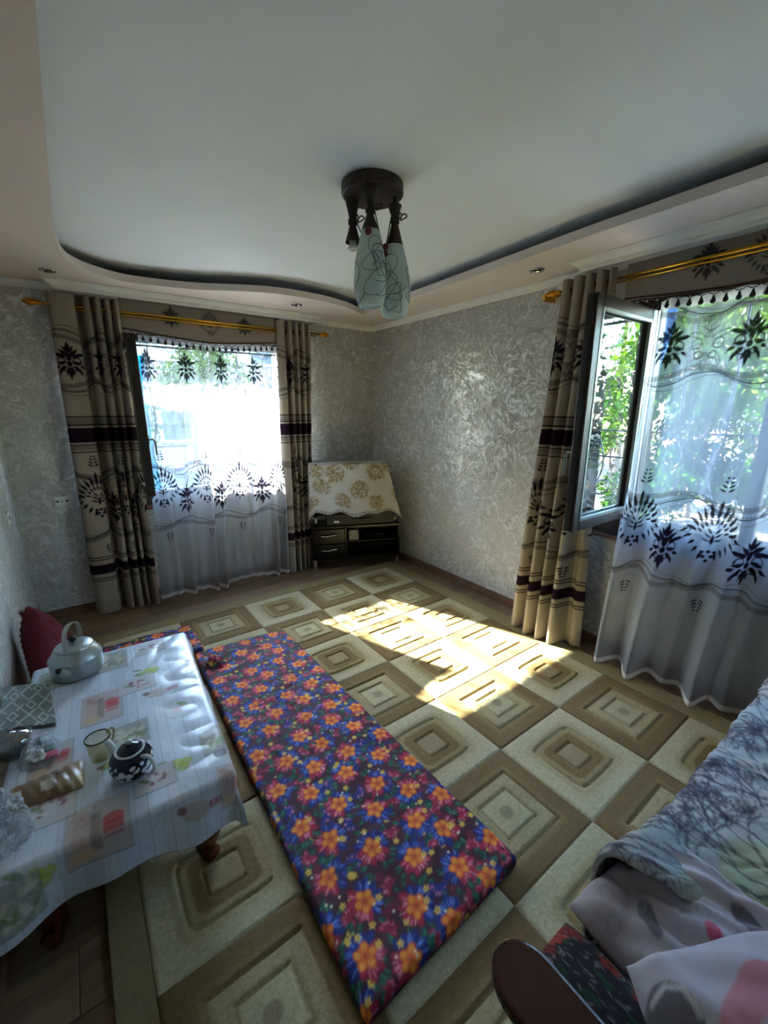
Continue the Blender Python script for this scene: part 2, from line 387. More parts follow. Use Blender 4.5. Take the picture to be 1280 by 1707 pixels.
m = MB()
m.box(XL - TH, BO[0], 0, TH, -.3, 2.9).box(BO[1], TH, 0, TH, -.3, 2.9).box(BO[0], BO[1], 0, TH, -.3, BO[2]).box(BO[0], BO[1], 0, TH, BO[3], 2.9)
tag(m.build('wall_back', M['wall']), 'grey pearly plaster wall behind the television', 'wall', kind='structure')
m = MB()
m.box(0, TH, YF - TH, RO[0], -.3, 2.9).box(0, TH, RO[1], 0, -.3, 2.9).box(0, TH, RO[0], RO[1], -.3, RO[2]).box(0, TH, RO[0], RO[1], RO[3], 2.9)
tag(m.build('wall_right', M['wall']), 'grey pearly plaster wall with swirling trowel marks', 'wall', kind='structure')
tag(MB().box(XL - TH, XL, YF - TH, 0, -.3, 2.9).build('wall_left', M['wall']), 'grey plaster wall beside the low table', 'wall', kind='structure')
tag(MB().box(XL, 0, YF - TH, YF, -.3, 2.9).build('wall_front', M['wall']), 'grey plaster wall behind the sofa', 'wall', kind='structure')
tag(MB().box(XL, 0, YF, 0, ZC, ZC + .3).build('ceiling', M['ceil']), 'white upper ceiling inside the curved step', 'ceiling', kind='structure')

# lowered ceiling step with its wavy inner edge
inner = [(-2.725, -4.0), (-2.727, -3.2), (-2.727, -2.4), (-2.725, -1.6), (-2.722, -1.19), (-2.711, -1.0), (-2.692, -.78), (-2.645, -.62), (-2.516, -.473), (-2.311, -.385), (-1.928, -.455),
         (-1.629, -.605), (-1.386, -.700), (-1.055, -.710), (-.732, -.632), (-.436, -.465)]
cur = spline(inner, 8)
right_edge = np.array([(-.436 - .104 * t, -.465 - 2.23 * t) for t in np.linspace(0, 1, 10)[1:]] + [(-.552, -3.4), (-.56, -4.0)])
front_edge = np.array([(-.56 - 2.165 * t, -4.0 - .12 * math.sin(PI * t)) for t in np.linspace(0, 1, 12)[1:-1]])
loop = np.vstack([cur, right_edge, front_edge])
n = len(loop); cen = np.array([(XL) / 2, YF / 2])
outer = []
for q in loop:                                # push each point outwards to the room rectangle
    d = q - cen; t = min([((0 - cen[0]) / d[0]) if d[0] > 0 else ((XL - cen[0]) / d[0]) if d[0] < 0 else 1e9, ((0 - cen[1]) / d[1]) if d[1] > 0 else ((YF - cen[1]) / d[1]) if d[1] < 0 else 1e9])
    outer.append(cen + d * t)
outer = np.array(outer)
for cx, cy in ((XL, 0), (0, 0), (0, YF), (XL, YF)):
    k = np.argmin(np.hypot(outer[:, 0] - cx, outer[:, 1] - cy)); outer[k] = (cx, cy)
m = MB(); rows = []
lipin = loop + (cen - loop) * 0
nrm = np.roll(loop, -1, 0) - np.roll(loop, 1, 0); nrm = np.stack([-nrm[:, 1], nrm[:, 0]], 1); nrm /= np.linalg.norm(nrm, axis=1)[:, None] + 1e-9
sgn = np.sign(((outer - loop) * nrm).sum(1)); nrm *= sgn[:, None]
back = loop + nrm * .02
V = [(*q, ZS) for q in outer] + [(*q, ZS) for q in loop] + [(*q, ZL) for q in loop] + [(*q, ZL) for q in back] + [(*q, ZS + .02) for q in back] + [(*q, ZS + .02) for q in outer]
Fs = []
for i in range(n):
    j = (i + 1) % n
    for a in range(5): Fs.append((a * n + i, a * n + j, (a + 1) * n + j, (a + 1) * n + i))
tag(m.add(V, Fs).build('trim_1', M['soffit']), 'warm off-white lowered ceiling border with wavy edge', 'ceiling trim', kind='structure')

# crown mouldings (profile: out from wall, height)
CP = [(0, 2.43), (.006, 2.43), (.010, 2.437), (.022, 2.444), (.034, 2.456), (.040, 2.466), (.046, 2.468), (.046, ZS), (0, ZS)]
def sweep(path, prof, mat, name, num_label):
    """path: list of (point, outward dir) in plan; prof extruded along it"""
    m = MB(); k = len(prof); V = []
    for (px, py), (ox, oy) in path:
        V += [(px + ox * a, py + oy * a, z) for a, z in prof]
    F = []
    for s in range(len(path) - 1):
        for i in range(k):
            j = (i + 1) % k; F.append((s * k + i, s * k + j, (s + 1) * k + j, (s + 1) * k + i))
    F.append(tuple(range(k))); F.append(tuple((len(path) - 1) * k + i for i in range(k)))
    m.add(V, F); return tag(m.build(name, mat), num_label, 'crown moulding', kind='structure')
sweep([((XL, 0), (1, -1)), ((0, 0), (-1, -1))], CP, M['crown'], 'trim_2', 'white crown moulding along the back wall')
sweep([((0, 0), (-1, -1)), ((0, YF), (-1, 1))], CP, M['crown'], 'trim_3', 'white crown moulding along the right wall')
sweep([((XL, 0), (1, -1)), ((XL, YF), (1, 1))], CP, M['crown'], 'trim_4', 'white crown moulding along the left wall')
PP = [(0, 2.418), (.008, 2.418), (.014, 2.428), (.016, 2.440), (.030, 2.446), (.044, 2.456), (.052, 2.466), (.060, 2.468), (.060, ZS), (0, ZS)]
sweep([((-2.745, 0), (-1, 0)), ((-2.745, -.150), (-1, -1)), ((-.76, -.150), (1, -1)), ((-.76, 0), (1, 0))], PP, M['crown'], 'trim_5', 'white pelmet moulding boxed out above the back window')
sweep([((0, -2.47), (0, 1)), ((-.195, -2.47), (-1, 1)), ((-.195, -4.3), (-1, -1)), ((0, -4.3), (0, -1))], PP, M['crown'], 'trim_6', 'white pelmet moulding boxed out above the right window')

# floor: laminate planks
fl = tag(MB().box(XL, 0, YF, 0, -.30, -.013).build('floor', M['base']), 'brown wood laminate floor around the carpet', 'floor', kind='structure')
random.seed(3); y = 0; row = 0
while y > YF + .02:
    y1 = max(YF, y - .192); x = XL - [0, .45, .85, .22][row % 4] * 1.28 % 1.28
    while x < 0:
        x1 = min(0, x + 1.28); a = max(XL, x)
        if x1 - a > .02: MB().box(a + .0012, x1 - .0012, y1 + .0012, y - .0012, -.013, 0).build('plank', M['plank'], fl, bev=.0012, seg=1)
        x = x + 1.28
    y = y1; row += 1
for nm, args, lb in (('baseboard_back', (XL, 0, -.02, 0, 0, .07), 'brown wooden baseboard along the back wall'), ('baseboard_right', (-.02, 0, YF, -.02, 0, .07), 'brown wooden baseboard along the right wall'),
                     ('baseboard_left', (XL, XL + .02, YF, -.02, 0, .07), 'brown wooden baseboard along the left wall')):
    tag(MB().box(*args).build(nm, M['base'], bev=.004), lb, 'baseboard', kind='structure')

# ---- windows.  local frame (a along wall, n outward, z)
def window(name, label, O, mull, W, sash_w, back):
    xf = (lambda p: (p[0], p[1], p[2])) if back else (lambda p: (p[1], p[0], p[2]))
    base = xf(((O[0] + O[1]) / 2, .03, O[2]))
    w = thing(name, base, label, 'window', kind='structure')
    m = MB(); a0, a1, z0, z1 = O
    m.box(a0, a0 + .06, 0, .07, z0, z1, xf).box(a1 - .06, a1, 0, .07, z0, z1, xf).box(a0 + .06, a1 - .06, 0, .07, z1 - .06, z1, xf).box(a0 + .06, a1 - .06, 0, .07, z0, z0 + .12, xf)
    m.build('frame', M['frame'], w, bev=.005)
    MB().box(mull - .035, mull + .035, 0, .07, z0 + .12, z1 - .06, xf).build('mullion', M['frame'], w, bev=.004)
    # the fixed panes on the side of the mullion that stays shut
    f0, f1 = (mull + .035, a1 - .06) if back else (a0 + .06, mull - .035)
    mid = (f0 + f1) / 2
    if not back: MB().box(mid - .03, mid + .03, .005, .065, z0 + .12, z1 - .06, xf).build('mullion', M['frame'], w, bev=.004)
    for p0, p1 in (((f0, f1),) if back else ((f0, mid - .03), (mid + .03, f1))):
        MB().box(p0, p1, .03, .036, z0 + .12, z1 - .06, xf).build('pane', M['glass'], w)
    # open casement, turned inwards at a right angle
    h = mull; t = .028; zb, zt = z0 + .15, z1 - .085
    if not back: zb, zt = .97, 2.165
    s = MB(); r = .062
    s.box(h - t, h + t, -sash_w, -sash_w + r, zb, zt, xf).box(h - t, h + t, -r - .03, -.03, zb, zt, xf).box(h - t, h + t, -sash_w + r, -r - .03, zb, zb + r, xf).box(h - t, h + t, -sash_w + r, -r - .03, zt - r, zt, xf)
    so_ = s.build('casement', M['frame'], w, bev=.006); tag(so_, 'dark brown casement standing open into the room')
    MB().box(h - .004, h + .004, -sash_w + r, -r - .03, zb + r, zt - r, xf).build('pane', M['glass'], so_)
    b = MB(); q = .012; e0, e1, y0, y1 = -sash_w + r, -r - .03, zb + r, zt - r; sd = 1 if back else -1
    for c0, c1 in ((h - t - .003, h - t + .014), (h + t - .014, h + t + .003)):
        b.box(c0, c1, e0 - .004, e0 + q, y0, y1, xf).box(c0, c1, e1 - q, e1 + .004, y0, y1, xf).box(c0, c1, e0, e1, y0 - .004, y0 + q, xf).box(c0, c1, e0, e1, y1 - q, y1 + .004, xf)
    b.build('glazing_bead', M['silver'], so_)
    MB().box(h - t - .002, h + t + .002, -.03, -.002, zb, zt, xf).build('hinge_strip', M['silver'], so_, bev=.003)
    g = MB(); g.box(h - .012, h + .012, -sash_w - .006, -sash_w, zb + .01, zt - .01, xf)
    for k in range(3):
        g.box(h - .018, h + .018, -sash_w - .010, -sash_w - .004, zb + .2 + k * .42, zb + .26 + k * .42, xf)
    g.build('gasket', M['rubber'], so_)
    hs = -1 if back else 1
    hd = MB(); fx = h - hs * 0 ; zm = 1.40
    side = h + t * (1 if back else 1)
    hd.box(side, side + .008, -sash_w + .016, -sash_w + .046, zm - .035, zm + .035, xf)
    hd.tube([(side + .005, -sash_w + .031, zm), (side + .035, -sash_w + .031, zm), (side + .045, -sash_w + .031, zm - .02), (side + .045, -sash_w + .028, zm - .12)], .008, 8, xf=xf)
    hd.build('handle', M['silver'], so_, sm=False, bev=.002)
    # sill board
    MB().box(a0 - .0, a1 + .0, -.05, 0, z0 - .025, z0, xf).box(a0, a1, 0, TH - .05, z0 - .02, z0 + .002, xf).build('sill', M['sill'], w, bev=.005)
    return w
window('window_1', 'dark brown framed window in the back wall behind white sheers', BO, -2.36, None, .42, True)
window('window_2', 'dark brown framed window in the right wall with its casement open', RO, -2.83, None, .69, False)

# outdoors base
tag(MB().box(-30, 30, -25, 40, -.5, -.3).build('ground', M['ground']), 'pale paved yard outside the windows', 'ground', kind='structure')
tag(MB().box(XL - TH - .1, TH + .1, YF - TH - .1, TH + .1, 2.9, 3.0).build('roof', M['roof']), 'flat roof slab over the room', 'roof', kind='structure')

# ================================================================== CURTAINS
def damask_small(c, x, y, H, col, al, op=1.0, line=0):
    def lf(px, py, ang, L, w):
        for sg in ((1, -1) if abs(px) > 1e-6 or abs(math.cos(ang)) > 1e-3 else (1,)):
            a = ang if sg > 0 else PI - ang
            c.leaf(x + sg * px * H, y + py * H, a, L * H, w * H, col, al, op, line)
    lf(0, .18, PI / 2, .32, .055); lf(0, .20, .95, .22, .04); lf(0, .10, .75, .30, .05); lf(.06, .08, .42, .30, .045)
    lf(.14, .12, .2, .25, .04); lf(0, -.02, PI / 2, .24, .06); lf(.05, -.04, -.15, .26, .04); lf(.22, -.12, -.5, .17, .04)
    lf(.08, -.14, -.75, .26, .045); lf(0, -.16, -1.15, .24, .04); lf(0, -.16, -PI / 2, .34, .05); lf(.20, -.22, -1.2, .18, .035)
    for sg in (1, -1):
        c.ring(x + sg * .17 * H, y - .01 * H, .085 * H, (.035 if not line else .012) * H + (line if line else 0), col, al, op)
        c.ring(x + sg * .11 * H, y - .20 * H, .06 * H, .028 * H, col, al, op)
    if not line: c.ellipse(x, y - .08 * H, .06 * H, .07 * H, 0, col, al, op)

def damask_big(c, x, y, H, col, al, op=1.0):
    for R, L, w, angs in ((.27, .19, .030, range(5, 176, 17)), (.165, .115, .020, range(10, 171, 20)), (.40, .085, .016, range(12, 169, 16))):
        for a in angs:
            t = math.radians(a); c.leaf(x + R * .80 * H * math.cos(t), y + R * H * math.sin(t), t + .30 * math.cos(t), L * H, w * H, col, al, op)
    c.leaf(x, y + .40 * H, PI / 2, .15 * H, .028 * H, col, al, op)
    for sg in (1, -1):
        for k in range(5):
            c.leaf(x + sg * (.33 - .065 * k) * H, y + (.03 - .075 * k) * H, -PI / 2 + sg * (1.2 - .24 * k), .15 * H, .026 * H, col, al, op)
        for k in range(3):
            c.leaf(x + sg * .02 * H, y + (.02 - .06 * k) * H, PI / 2 - sg * (.55 + .3 * k), .13 * H, .018 * H, col, al, op)
        c.ring(x + sg * .35 * H, y + .01 * H, .045 * H, .018 * H, col, al, op)
    c.leaf(x, y - .16 * H, PI / 2, .20 * H, .026 * H, col, al, op)
    for dx, dy in ((-.07, -.27), (0, -.26), (.07, -.27), (-.045, -.34), (.045, -.34), (0, -.41)):
        c.ellipse(x + dx * H, y + dy * H, .030 * H, .030 * H, 0, col, al, op)

def sprig(c, x, y, H, col, al, up=1):
    for k in range(4):
        w = (.42 - .085 * k) * H; yy = y + up * (k * .24 - .4) * H
        for sg in (1, -1): c.leaf(x + sg * .03 * H, yy, PI / 2 - sg * (1.0) if up > 0 else -PI / 2 + sg * 1.0, w, .07 * H, col, al)

def ribbons(c, z0, ph, flip, dark, grey, galpha, per=.52, amp=.035, alb=.95):
    s = -1 if flip else 1
    f = lambda X: z0 + amp * np.sin(2 * PI * X / per + ph)
    g = lambda X: z0 + s * .030 + amp * .8 * np.sin(2 * PI * X / per + ph + .5)
    h = lambda X: z0 - s * .022 + amp * 1.1 * np.sin(2 * PI * X / per + ph - .35)
    c.wave(g, .026, grey, galpha); c.wave(f, .0085, dark, alb); c.wave(h, .0038, dark, alb * .85)
    c.wave(lambda X: g(X) + s * .016, .0032, dark, alb * .8); c.wave(lambda X: f(X) + s * .012, .0028, dark, alb * .7)

def paint_curtain(c, ph=0.0, sheer=False, x0=.0):
    D = '1c1622' if not sheer else '17121c'; G = '6e665f' if not sheer else '75757c'; al = 1.0 if not sheer else .96
    ga = None if not sheer else .72
    ribbons(c, 2.13, ph, True, D, G, ga); ribbons(c, 1.775, ph + 2.6, False, D, G, ga)
    ribbons(c, 1.105, ph + 1.2, False, D, G, ga); ribbons(c, .675, ph + 3.5, True, D, G, ga)
    k = 0; x = x0
    while x < c.W + .2:
        if k % 2 == 0: damask_small(c, x, 1.955, .27, D, al)
        else: damask_small(c, x, 1.955, .30, '4a4650', al if not sheer else .8, 1.0, .0045)
        x += .20; k += 1
    k = 0; x = x0 + .04
    while x < c.W + .3:
        if k % 2 == 0:
            damask_big(c, x, .955, .36, D, al); sprig(c, x, 1.235, .10, D, al); sprig(c, x + .02, .535, .09, D, al, -1)
        else: damask_small(c, x, .86, .29, D, al)
        x += .235; k += 1
    if not sheer:
        for zz, w in ((1.563, .012), (1.546, .004), (1.537, .004), (1.528, .004), (1.519, .004), (1.505, .012), (1.430, .108), (1.357, .010), (1.343, .004), (1.334, .004), (1.325, .004), (1.305, .010),
                      (.475, .009), (.455, .009), (.375, .078), (.300, .009), (.280, .009)):
            c.rect(-1, c.W + 1, zz - w / 2, zz + w / 2, '241724')

def profile(pts, n):
    q = spline(pts, 12); d = np.r_[0, np.cumsum(np.hypot(*(np.diff(q, axis=0).T)))]
    s = np.linspace(0, d[-1], n); return np.stack([np.interp(s, d, q[:, 0]), np.interp(s, d, q[:, 1])], 1), d[-1]

def curtain(name, label, top, bot, z0, z1, back, mat, res, ph, bgcol, alpha=1.0, sheer=False, x0=.1, parent_label=None, group=None, sway=None, cat='curtain'):
    _, L = profile(top, 50); c = Canvas(L, z1, res, bgcol, alpha)
    paint_curtain(c, ph, sheer, x0)
    if sheer:
        c.rect(-1, c.W + 1, 0, .035, 'e8e8ea', .8); c.rect(-1, c.W + 1, z1 - .05, z1 + .1, 'd8d8dc', .85)
    pt, _ = profile(top, c.nx); pb, _ = profile(bot, c.nx)
    f = (c.y / z1)[:, None, None]; f = f * f * (3 - 2 * f) * .55 + f * .45
    P2 = pb[None] * (1 - f) + pt[None] * f
    zz = z0 + (z1 - z0) * (c.y / z1)[:, None] + 0 * P2[..., 0]
    if sway is not None: P2, zz = sway(P2, zz, c)
    a, nn = P2[..., 0], -P2[..., 1]
    P = np.stack([a, nn, zz], -1) if back else np.stack([nn, a, zz], -1)
    o = grid(name, P, mat, None, c.a); tag(o, label, cat, group)
    md = o.modifiers.new('thickness', 'SOLIDIFY') if not sheer else None
    if md: md.thickness = .002; md.offset = 0
    return o

def folds(a0, a1, k, d0, d1, ph=0):
    """k regular folds between a0 and a1, depths d0..d1 from the wall"""
    out = []
    for i in range(2 * k + 1):
        t = i / (2 * k); out.append((a0 + (a1 - a0) * t, d1 if (i + ph) % 2 else d0))
    return out

BEIGE = '958b7e'
curtain('drape', 'taupe damask drape with one flat panel, hanging beside the wall socket',
        [(-2.800, .06), (-2.785, .12), (-2.72, .135), (-2.650, .125), (-2.632, .045), (-2.605, .035), (-2.590, .12), (-2.560, .14), (-2.546, .065), (-2.538, .06), (-2.520, .135), (-2.495, .14), (-2.482, .06), (-2.474, .06), (-2.455, .14), (-2.435, .135), (-2.424, .06), (-2.414, .08), (-2.395, .145), (-2.375, .12)],
        [(-2.825, .08), (-2.800, .14), (-2.74, .155), (-2.665, .140), (-2.650, .05), (-2.622, .04), (-2.605, .14), (-2.570, .16), (-2.558, .07), (-2.548, .065), (-2.530, .155), (-2.500, .16), (-2.492, .065), (-2.484, .065), (-2.468, .16), (-2.450, .155), (-2.442, .07), (-2.432, .10), (-2.410, .20), (-2.380, .22)],
        .006, 2.405, True, M['drape'], .0055, .6, BEIGE, x0=.12)
curtain('drape', 'taupe damask drape with dark stripes, hanging next to the television cabinet',
        [(-1.155, .11), (-1.13, .135), (-1.085, .14), (-1.066, .08), (-1.058, .075), (-1.04, .135), (-1.01, .14), (-.995, .08), (-.985, .085), (-.965, .14), (-.945, .135), (-.93, .08), (-.92, .085), (-.90, .14), (-.875, .135), (-.862, .08), (-.85, .09), (-.83, .135), (-.80, .10)],
        [(-1.21, .16), (-1.18, .22), (-1.135, .24), (-1.115, .12), (-1.105, .115), (-1.09, .22), (-1.07, .23), (-1.055, .12), (-1.045, .125), (-1.03, .22), (-1.015, .215), (-1.0, .12), (-.99, .125), (-.98, .22), (-.965, .21), (-.955, .12), (-.945, .13), (-.93, .20), (-.91, .15)],
        .006, 2.405, True, M['drape'], .0055, 2.2, BEIGE, x0=.22)
curtain('drape', 'taupe damask drape gathered behind the open casement',
        [(-2.295, .09), (-2.315, .14), (-2.35, .15), (-2.372, .10), (-2.382, .10), (-2.40, .155), (-2.44, .16), (-2.455, .11), (-2.463, .11), (-2.475, .155), (-2.505, .155), (-2.52, .11), (-2.528, .11), (-2.545, .155), (-2.58, .155), (-2.592, .11), (-2.605, .12), (-2.625, .16), (-2.65, .13)],
        [(-2.20, .20), (-2.225, .27), (-2.27, .29), (-2.31, .17), (-2.33, .17), (-2.345, .29), (-2.385, .32), (-2.42, .18), (-2.43, .18), (-2.445, .29), (-2.475, .31), (-2.505, .18), (-2.515, .18), (-2.53, .28), (-2.57, .29), (-2.60, .17), (-2.625, .16), (-2.665, .19), (-2.715, .16)],
        .020, 2.415, False, M['drape'], .0055, 1.2, BEIGE, x0=.06)

def sway_back(P2, zz, c):
    t = 1 - np.clip(c.y / c.H, 0, 1)[:, None]
    P2 = P2.copy(); P2[..., 1] += .012 * np.sin(P2[..., 0] * 9 + t * 2) * t
    return P2, zz + .015 * (1 - np.clip(c.y[:, None] / .4, 0, 1)) * np.sin(P2[..., 0] * 11)
def gather(a0, a1, k, base, amp, seed, irr=False):
    r = random.Random(seed); out = []; N = 2 * k
    for i in range(N + 1):
        t = i / N; out.append((a0 + (a1 - a0) * t + (r.uniform(-.3, .3) * (a1 - a0) / N if 0 < i < N else 0), base + (amp if i % 2 else 0) * (r.choice([.12, .3, 1.0, 1.2]) if irr else r.uniform(.6, 1.25))))
    return out
curtain('sheer_curtain', 'white voile sheer lit by the sun, with black damask print, over the back window',
        gather(-2.265, -1.06, 12, .035, .045, 4), gather(-2.36, -1.16, 12, .15, .085, 5, True), .02, 2.185, True, M['sheer'], .0055, .3, 'b3b7bd', .46, True, .05, sway=sway_back, cat='sheer curtain')
curtain('sheer_curtain', 'blue-white voile sheer with black damask print, over the right window',
        gather(-2.875, -4.05, 8, .05, .05, 11), gather(-2.80, -4.10, 8, .10, .15, 12, True), .020, 2.20, False, M['sheer'], .0050, .9, 'b0b8c6', .47, True, .13, sway=None, cat='sheer curtain')

# ---- valances: flat fabric with a curved lower edge, braid and tassels
def valance(label, a0, a1, edge, d, back, motifs):
    xf = (lambda p: (p[0], -p[1], p[2])) if back else (lambda p: (-p[1], p[0], p[2]))
    v = thing('valance', xf(((a0 + a1) / 2, d, 2.15)), label, 'valance')
    c = Canvas(abs(a1 - a0), .27, .005, '8a8177')
    for (am, zm, H, big) in motifs:
        (damask_big if big else damask_small)(c, abs(am - a0), zm - 2.15, H, '120e14', 1.0)
    ts = np.linspace(a0, a1, c.nx); eb = np.array([edge(t) for t in ts]); zt = 2.425
    zz = eb[None] + (zt - eb[None]) * (c.y / c.H)[:, None]
    # colour follows absolute height
    iy = np.clip(((zz - 2.15) / .27 * (c.ny - 1)).round().astype(int), 0, c.ny - 1); colr = c.a[iy, np.arange(c.nx)[None]]
    A = np.broadcast_to(ts[None], zz.shape); dd = d + .004 * np.sin(A * 14)
    P = np.stack([A, -dd, zz], -1) if back else np.stack([-dd, A, zz], -1)
    grid('fabric', P, M['valance'], v, colr, thick=.004)
    m = MB(); m.tube([xf((t, d + .004, edge(t) + .004)) for t in np.linspace(a0, a1, 60)], .0075, 6); m.build('braid', M['gimp'], v, sm=True)
    L = abs(a1 - a0); k = int(L / .052)
    th = MB(); pts = []
    for i in range(k * 6 + 1):
        t = a0 + (a1 - a0) * i / (k * 6); pts.append(xf((t, d + .008, edge(t) - .008 - .012 * abs(math.sin(PI * i / 6)))))
    th.tube(pts, .0022, 5); th.build('fringe_thread', M['tassel'], v)
    for i in range(k):
        t = a0 + (a1 - a0) * (i + .5) / k; z = edge(t) - .018
        tm = MB(); tm.lathe([(.002, 0), (.004, -.006), (.0075, -.020), (.0125, -.030), (.013, -.038), (.006, -.045), (.001, -.046)], xf((t, d + .008, z)), 8)
        to = tm.build('tassel', M['tassel'], v, sm=True)
        MB().lathe([(.001, .006), (.0045, .004), (.005, -.006), (.0035, -.010)], xf((t, d + .008, z)), 8).build('tassel_cap', M['tcap'], to, sm=True)
    return v
def edge_b(t):
    u = (t + 1.745) / .62; return 2.158 + .052 * min(1, abs(u)) ** 1.3 if abs(u) < 1 else 2.21
valance('taupe fabric valance with dark damask motifs and black tassels, over the back window', -2.37, -1.12, edge_b, .095, True,
        [(-2.022, 2.333, .17, False), (-1.728, 2.305, .20, True), (-1.435, 2.322, .17, False)])
def edge_r(t):
    u = (t + 3.42); return 2.225 - .03 * math.cos(PI * min(1, abs(u) / .7)) * -1 if False else 2.235 - .035 * (1 + math.cos(PI * min(1, abs((t + 3.42) / .7)))) / 2 + .012 * math.sin((t + 2.7) * 5)
valance('taupe fabric valance with dark damask motifs and black tassels, over the right window', -2.69, -4.15, edge_r, .095, False,
        [(-3.085, 2.345, .19, False), (-3.325, 2.325, .22, True), (-3.57, 2.345, .19, False)])

# ---- rods
def rod(label, a0, a1, z, d, back, ends):
    xf = (lambda p: (p[0], -p[1], p[2])) if back else (lambda p: (-p[1], p[0], p[2]))
    r = thing('curtain_rod', xf(((a0 + a1) / 2, d, z)), label, 'curtain rod')
    MB().tube([xf((a0, d, z)), xf((a1, d, z))], .0095, 12).build('pole', M['gold'], r, sm=True)
    MB().tube([xf((a0 + .04, d, z - .022)), xf((a1 - .04, d, z - .022))], .006, 8).build('second_pole', M['gold'], r, sm=True)
    for a, sg in ends:
        prof = [(.010, 0), (.014, .005), (.014, .012), (.010, .016), (.016, .030), (.024, .050), (.022, .070), (.012, .095), (.002, .108)]
        f = MB(); f.lathe(prof, (0, 0, 0), 8, xf=lambda p: xf((a + sg * p[2], d + p[0], z + p[1])))
        f.build('finial', M['goldfacet'], r, bev=0)
    for a in (a0 + .12, a1 + (-.12 if a1 > a0 else .12)):
        b = MB(); b.box(a - .012, a + .012, .0, d, z - .03, z + .012, xf); b.build('bracket', M['gold'], r, bev=.003)
    return r
rod('double brass curtain rod with carved finials above the back window', -2.83, -.715, 2.325, .115, True, ((-2.83, -1), (-.715, 1)))
rod('double brass curtain rod with an amber finial above the right window', -2.29, -4.35, 2.355, .12, False, ((-2.29, 1), (-4.35, -1)))

# ================================================================== CARPET
TX, TY, CX0, CY0 = .5, .4552, -.325, -.695
def square_mesh(light):
    n = 111; u = np.linspace(-1, 1, n); U, Vv = np.meshgrid(u, u)
    def rr(k):                                  # rounded square distance
        return (np.abs(U) ** k + np.abs(Vv) ** k) ** (1 / k)
    r = np.maximum(np.abs(U), np.abs(Vv)); r8 = rr(7)
    col = np.zeros((n, n, 4)); col[..., 3] = 1
    def ramp(x, stops):
        xs = [s[0] for s in stops]; cs = np.array([lin(s[1]) for s in stops])
        return np.stack([np.interp(x, xs, cs[:, k]) for k in range(3)], -1)
    if light:
        col[..., :3] = ramp(r8, [(0, '958460'), (.225, '927f5a'), (.245, '7a6338'), (.43, '735c34'), (.455, '8e7c54'), (.56, '948357'), (.585, '9c8f68'), (.70, 'a3976f'), (.73, 'ada27e'), (1, 'b3a987')])
        g = [(.255, .024, .012, 3), (.575, .028, .013, 9)]
    else:
        col[..., :3] = ramp(r, [(0, 'aea47d'), (.29, 'b0a680'), (.31, '9f916a'), (.40, '998a60'), (.42, 'a29570'), (.575, '9d8f66'), (.60, '86714a'), (.72, '7d683f'), (.74, '766039'), (1, '725c36')])
        rc = np.hypot(U, Vv * .91); k = np.clip((.13 - rc) / .03, 0, 1)[..., None]; col[..., :3] = col[..., :3] * (1 - k) + np.array(lin('8c8164')) * k
        g = [(.335, .024, .012, 0), (.60, .028, .013, 0)]
    z = np.full((n, n), .0185)
    for c0, w, dep, k in g:
        q = r8 if k else r
        side = np.where(np.abs(Vv) > np.abs(U), 1.0, .45)      # the carved channels are deeper along one direction
        z -= dep * np.exp(-((q - c0) / w) ** 2) * side
    z -= .006 * np.clip((r - .965) / .035, 0, 1)
    P = np.stack([U * TX / 2, Vv * TY / 2, z], -1)
    i = np.arange(n * n).reshape(n, n); F = np.stack([i[:-1, :-1], i[:-1, 1:], i[1:, 1:], i[1:, :-1]], -1).reshape(-1, 4)
    me = np_mesh('light_square' if light else 'brown_square', P.reshape(-1, 3), F, col.reshape(-1, 4)); smooth(me); me.materials.append(M['pile']); return me
NX, NY = 5, 8
x1, x0, y1, y0 = CX0 + .14, CX0 - NX * TX - .10, CY0 + .125, CY0 - NY * TY - .125
carpet = thing('carpet', ((x0 + x1) / 2, (y0 + y1) / 2, 0), 'beige and brown carpet with carved concentric squares', 'carpet')
bc = Canvas(1, 1, .1, '8d7f56')
MB().box(x0, x1, y0, y1, .0005, .004).build('backing', M['pile_b'] if 'pile_b' in M else plain('carpet_backing', '6f6240', .95), carpet)
M['border'] = plain('carpet_border_pile', '8f815a', .95, var=.12, scale=60, bump=.7, bscale=420)
for a in ((x0, x1, CY0 + .002, y1), (x0, x1, y0, CY0 - NY * TY - .002), (x0, CX0 - NX * TX - .002, CY0 - NY * TY, CY0), (CX0 + .002, x1, CY0 - NY * TY, CY0)):
    MB().box(*a, .003, .0145).build('border', M['border'], carpet, bev=.004)
sq = [square_mesh(False), square_mesh(True)]
for i in range(NX):
    for j in range(NY):
        o = bpy.data.objects.new('carved_square', sq[(i + j + 1) % 2]); COL.objects.link(o); o.parent = carpet
        o.location = Vector((CX0 - (i + .5) * TX, CY0 - (j + .5) * TY, 0)) - wloc(carpet)

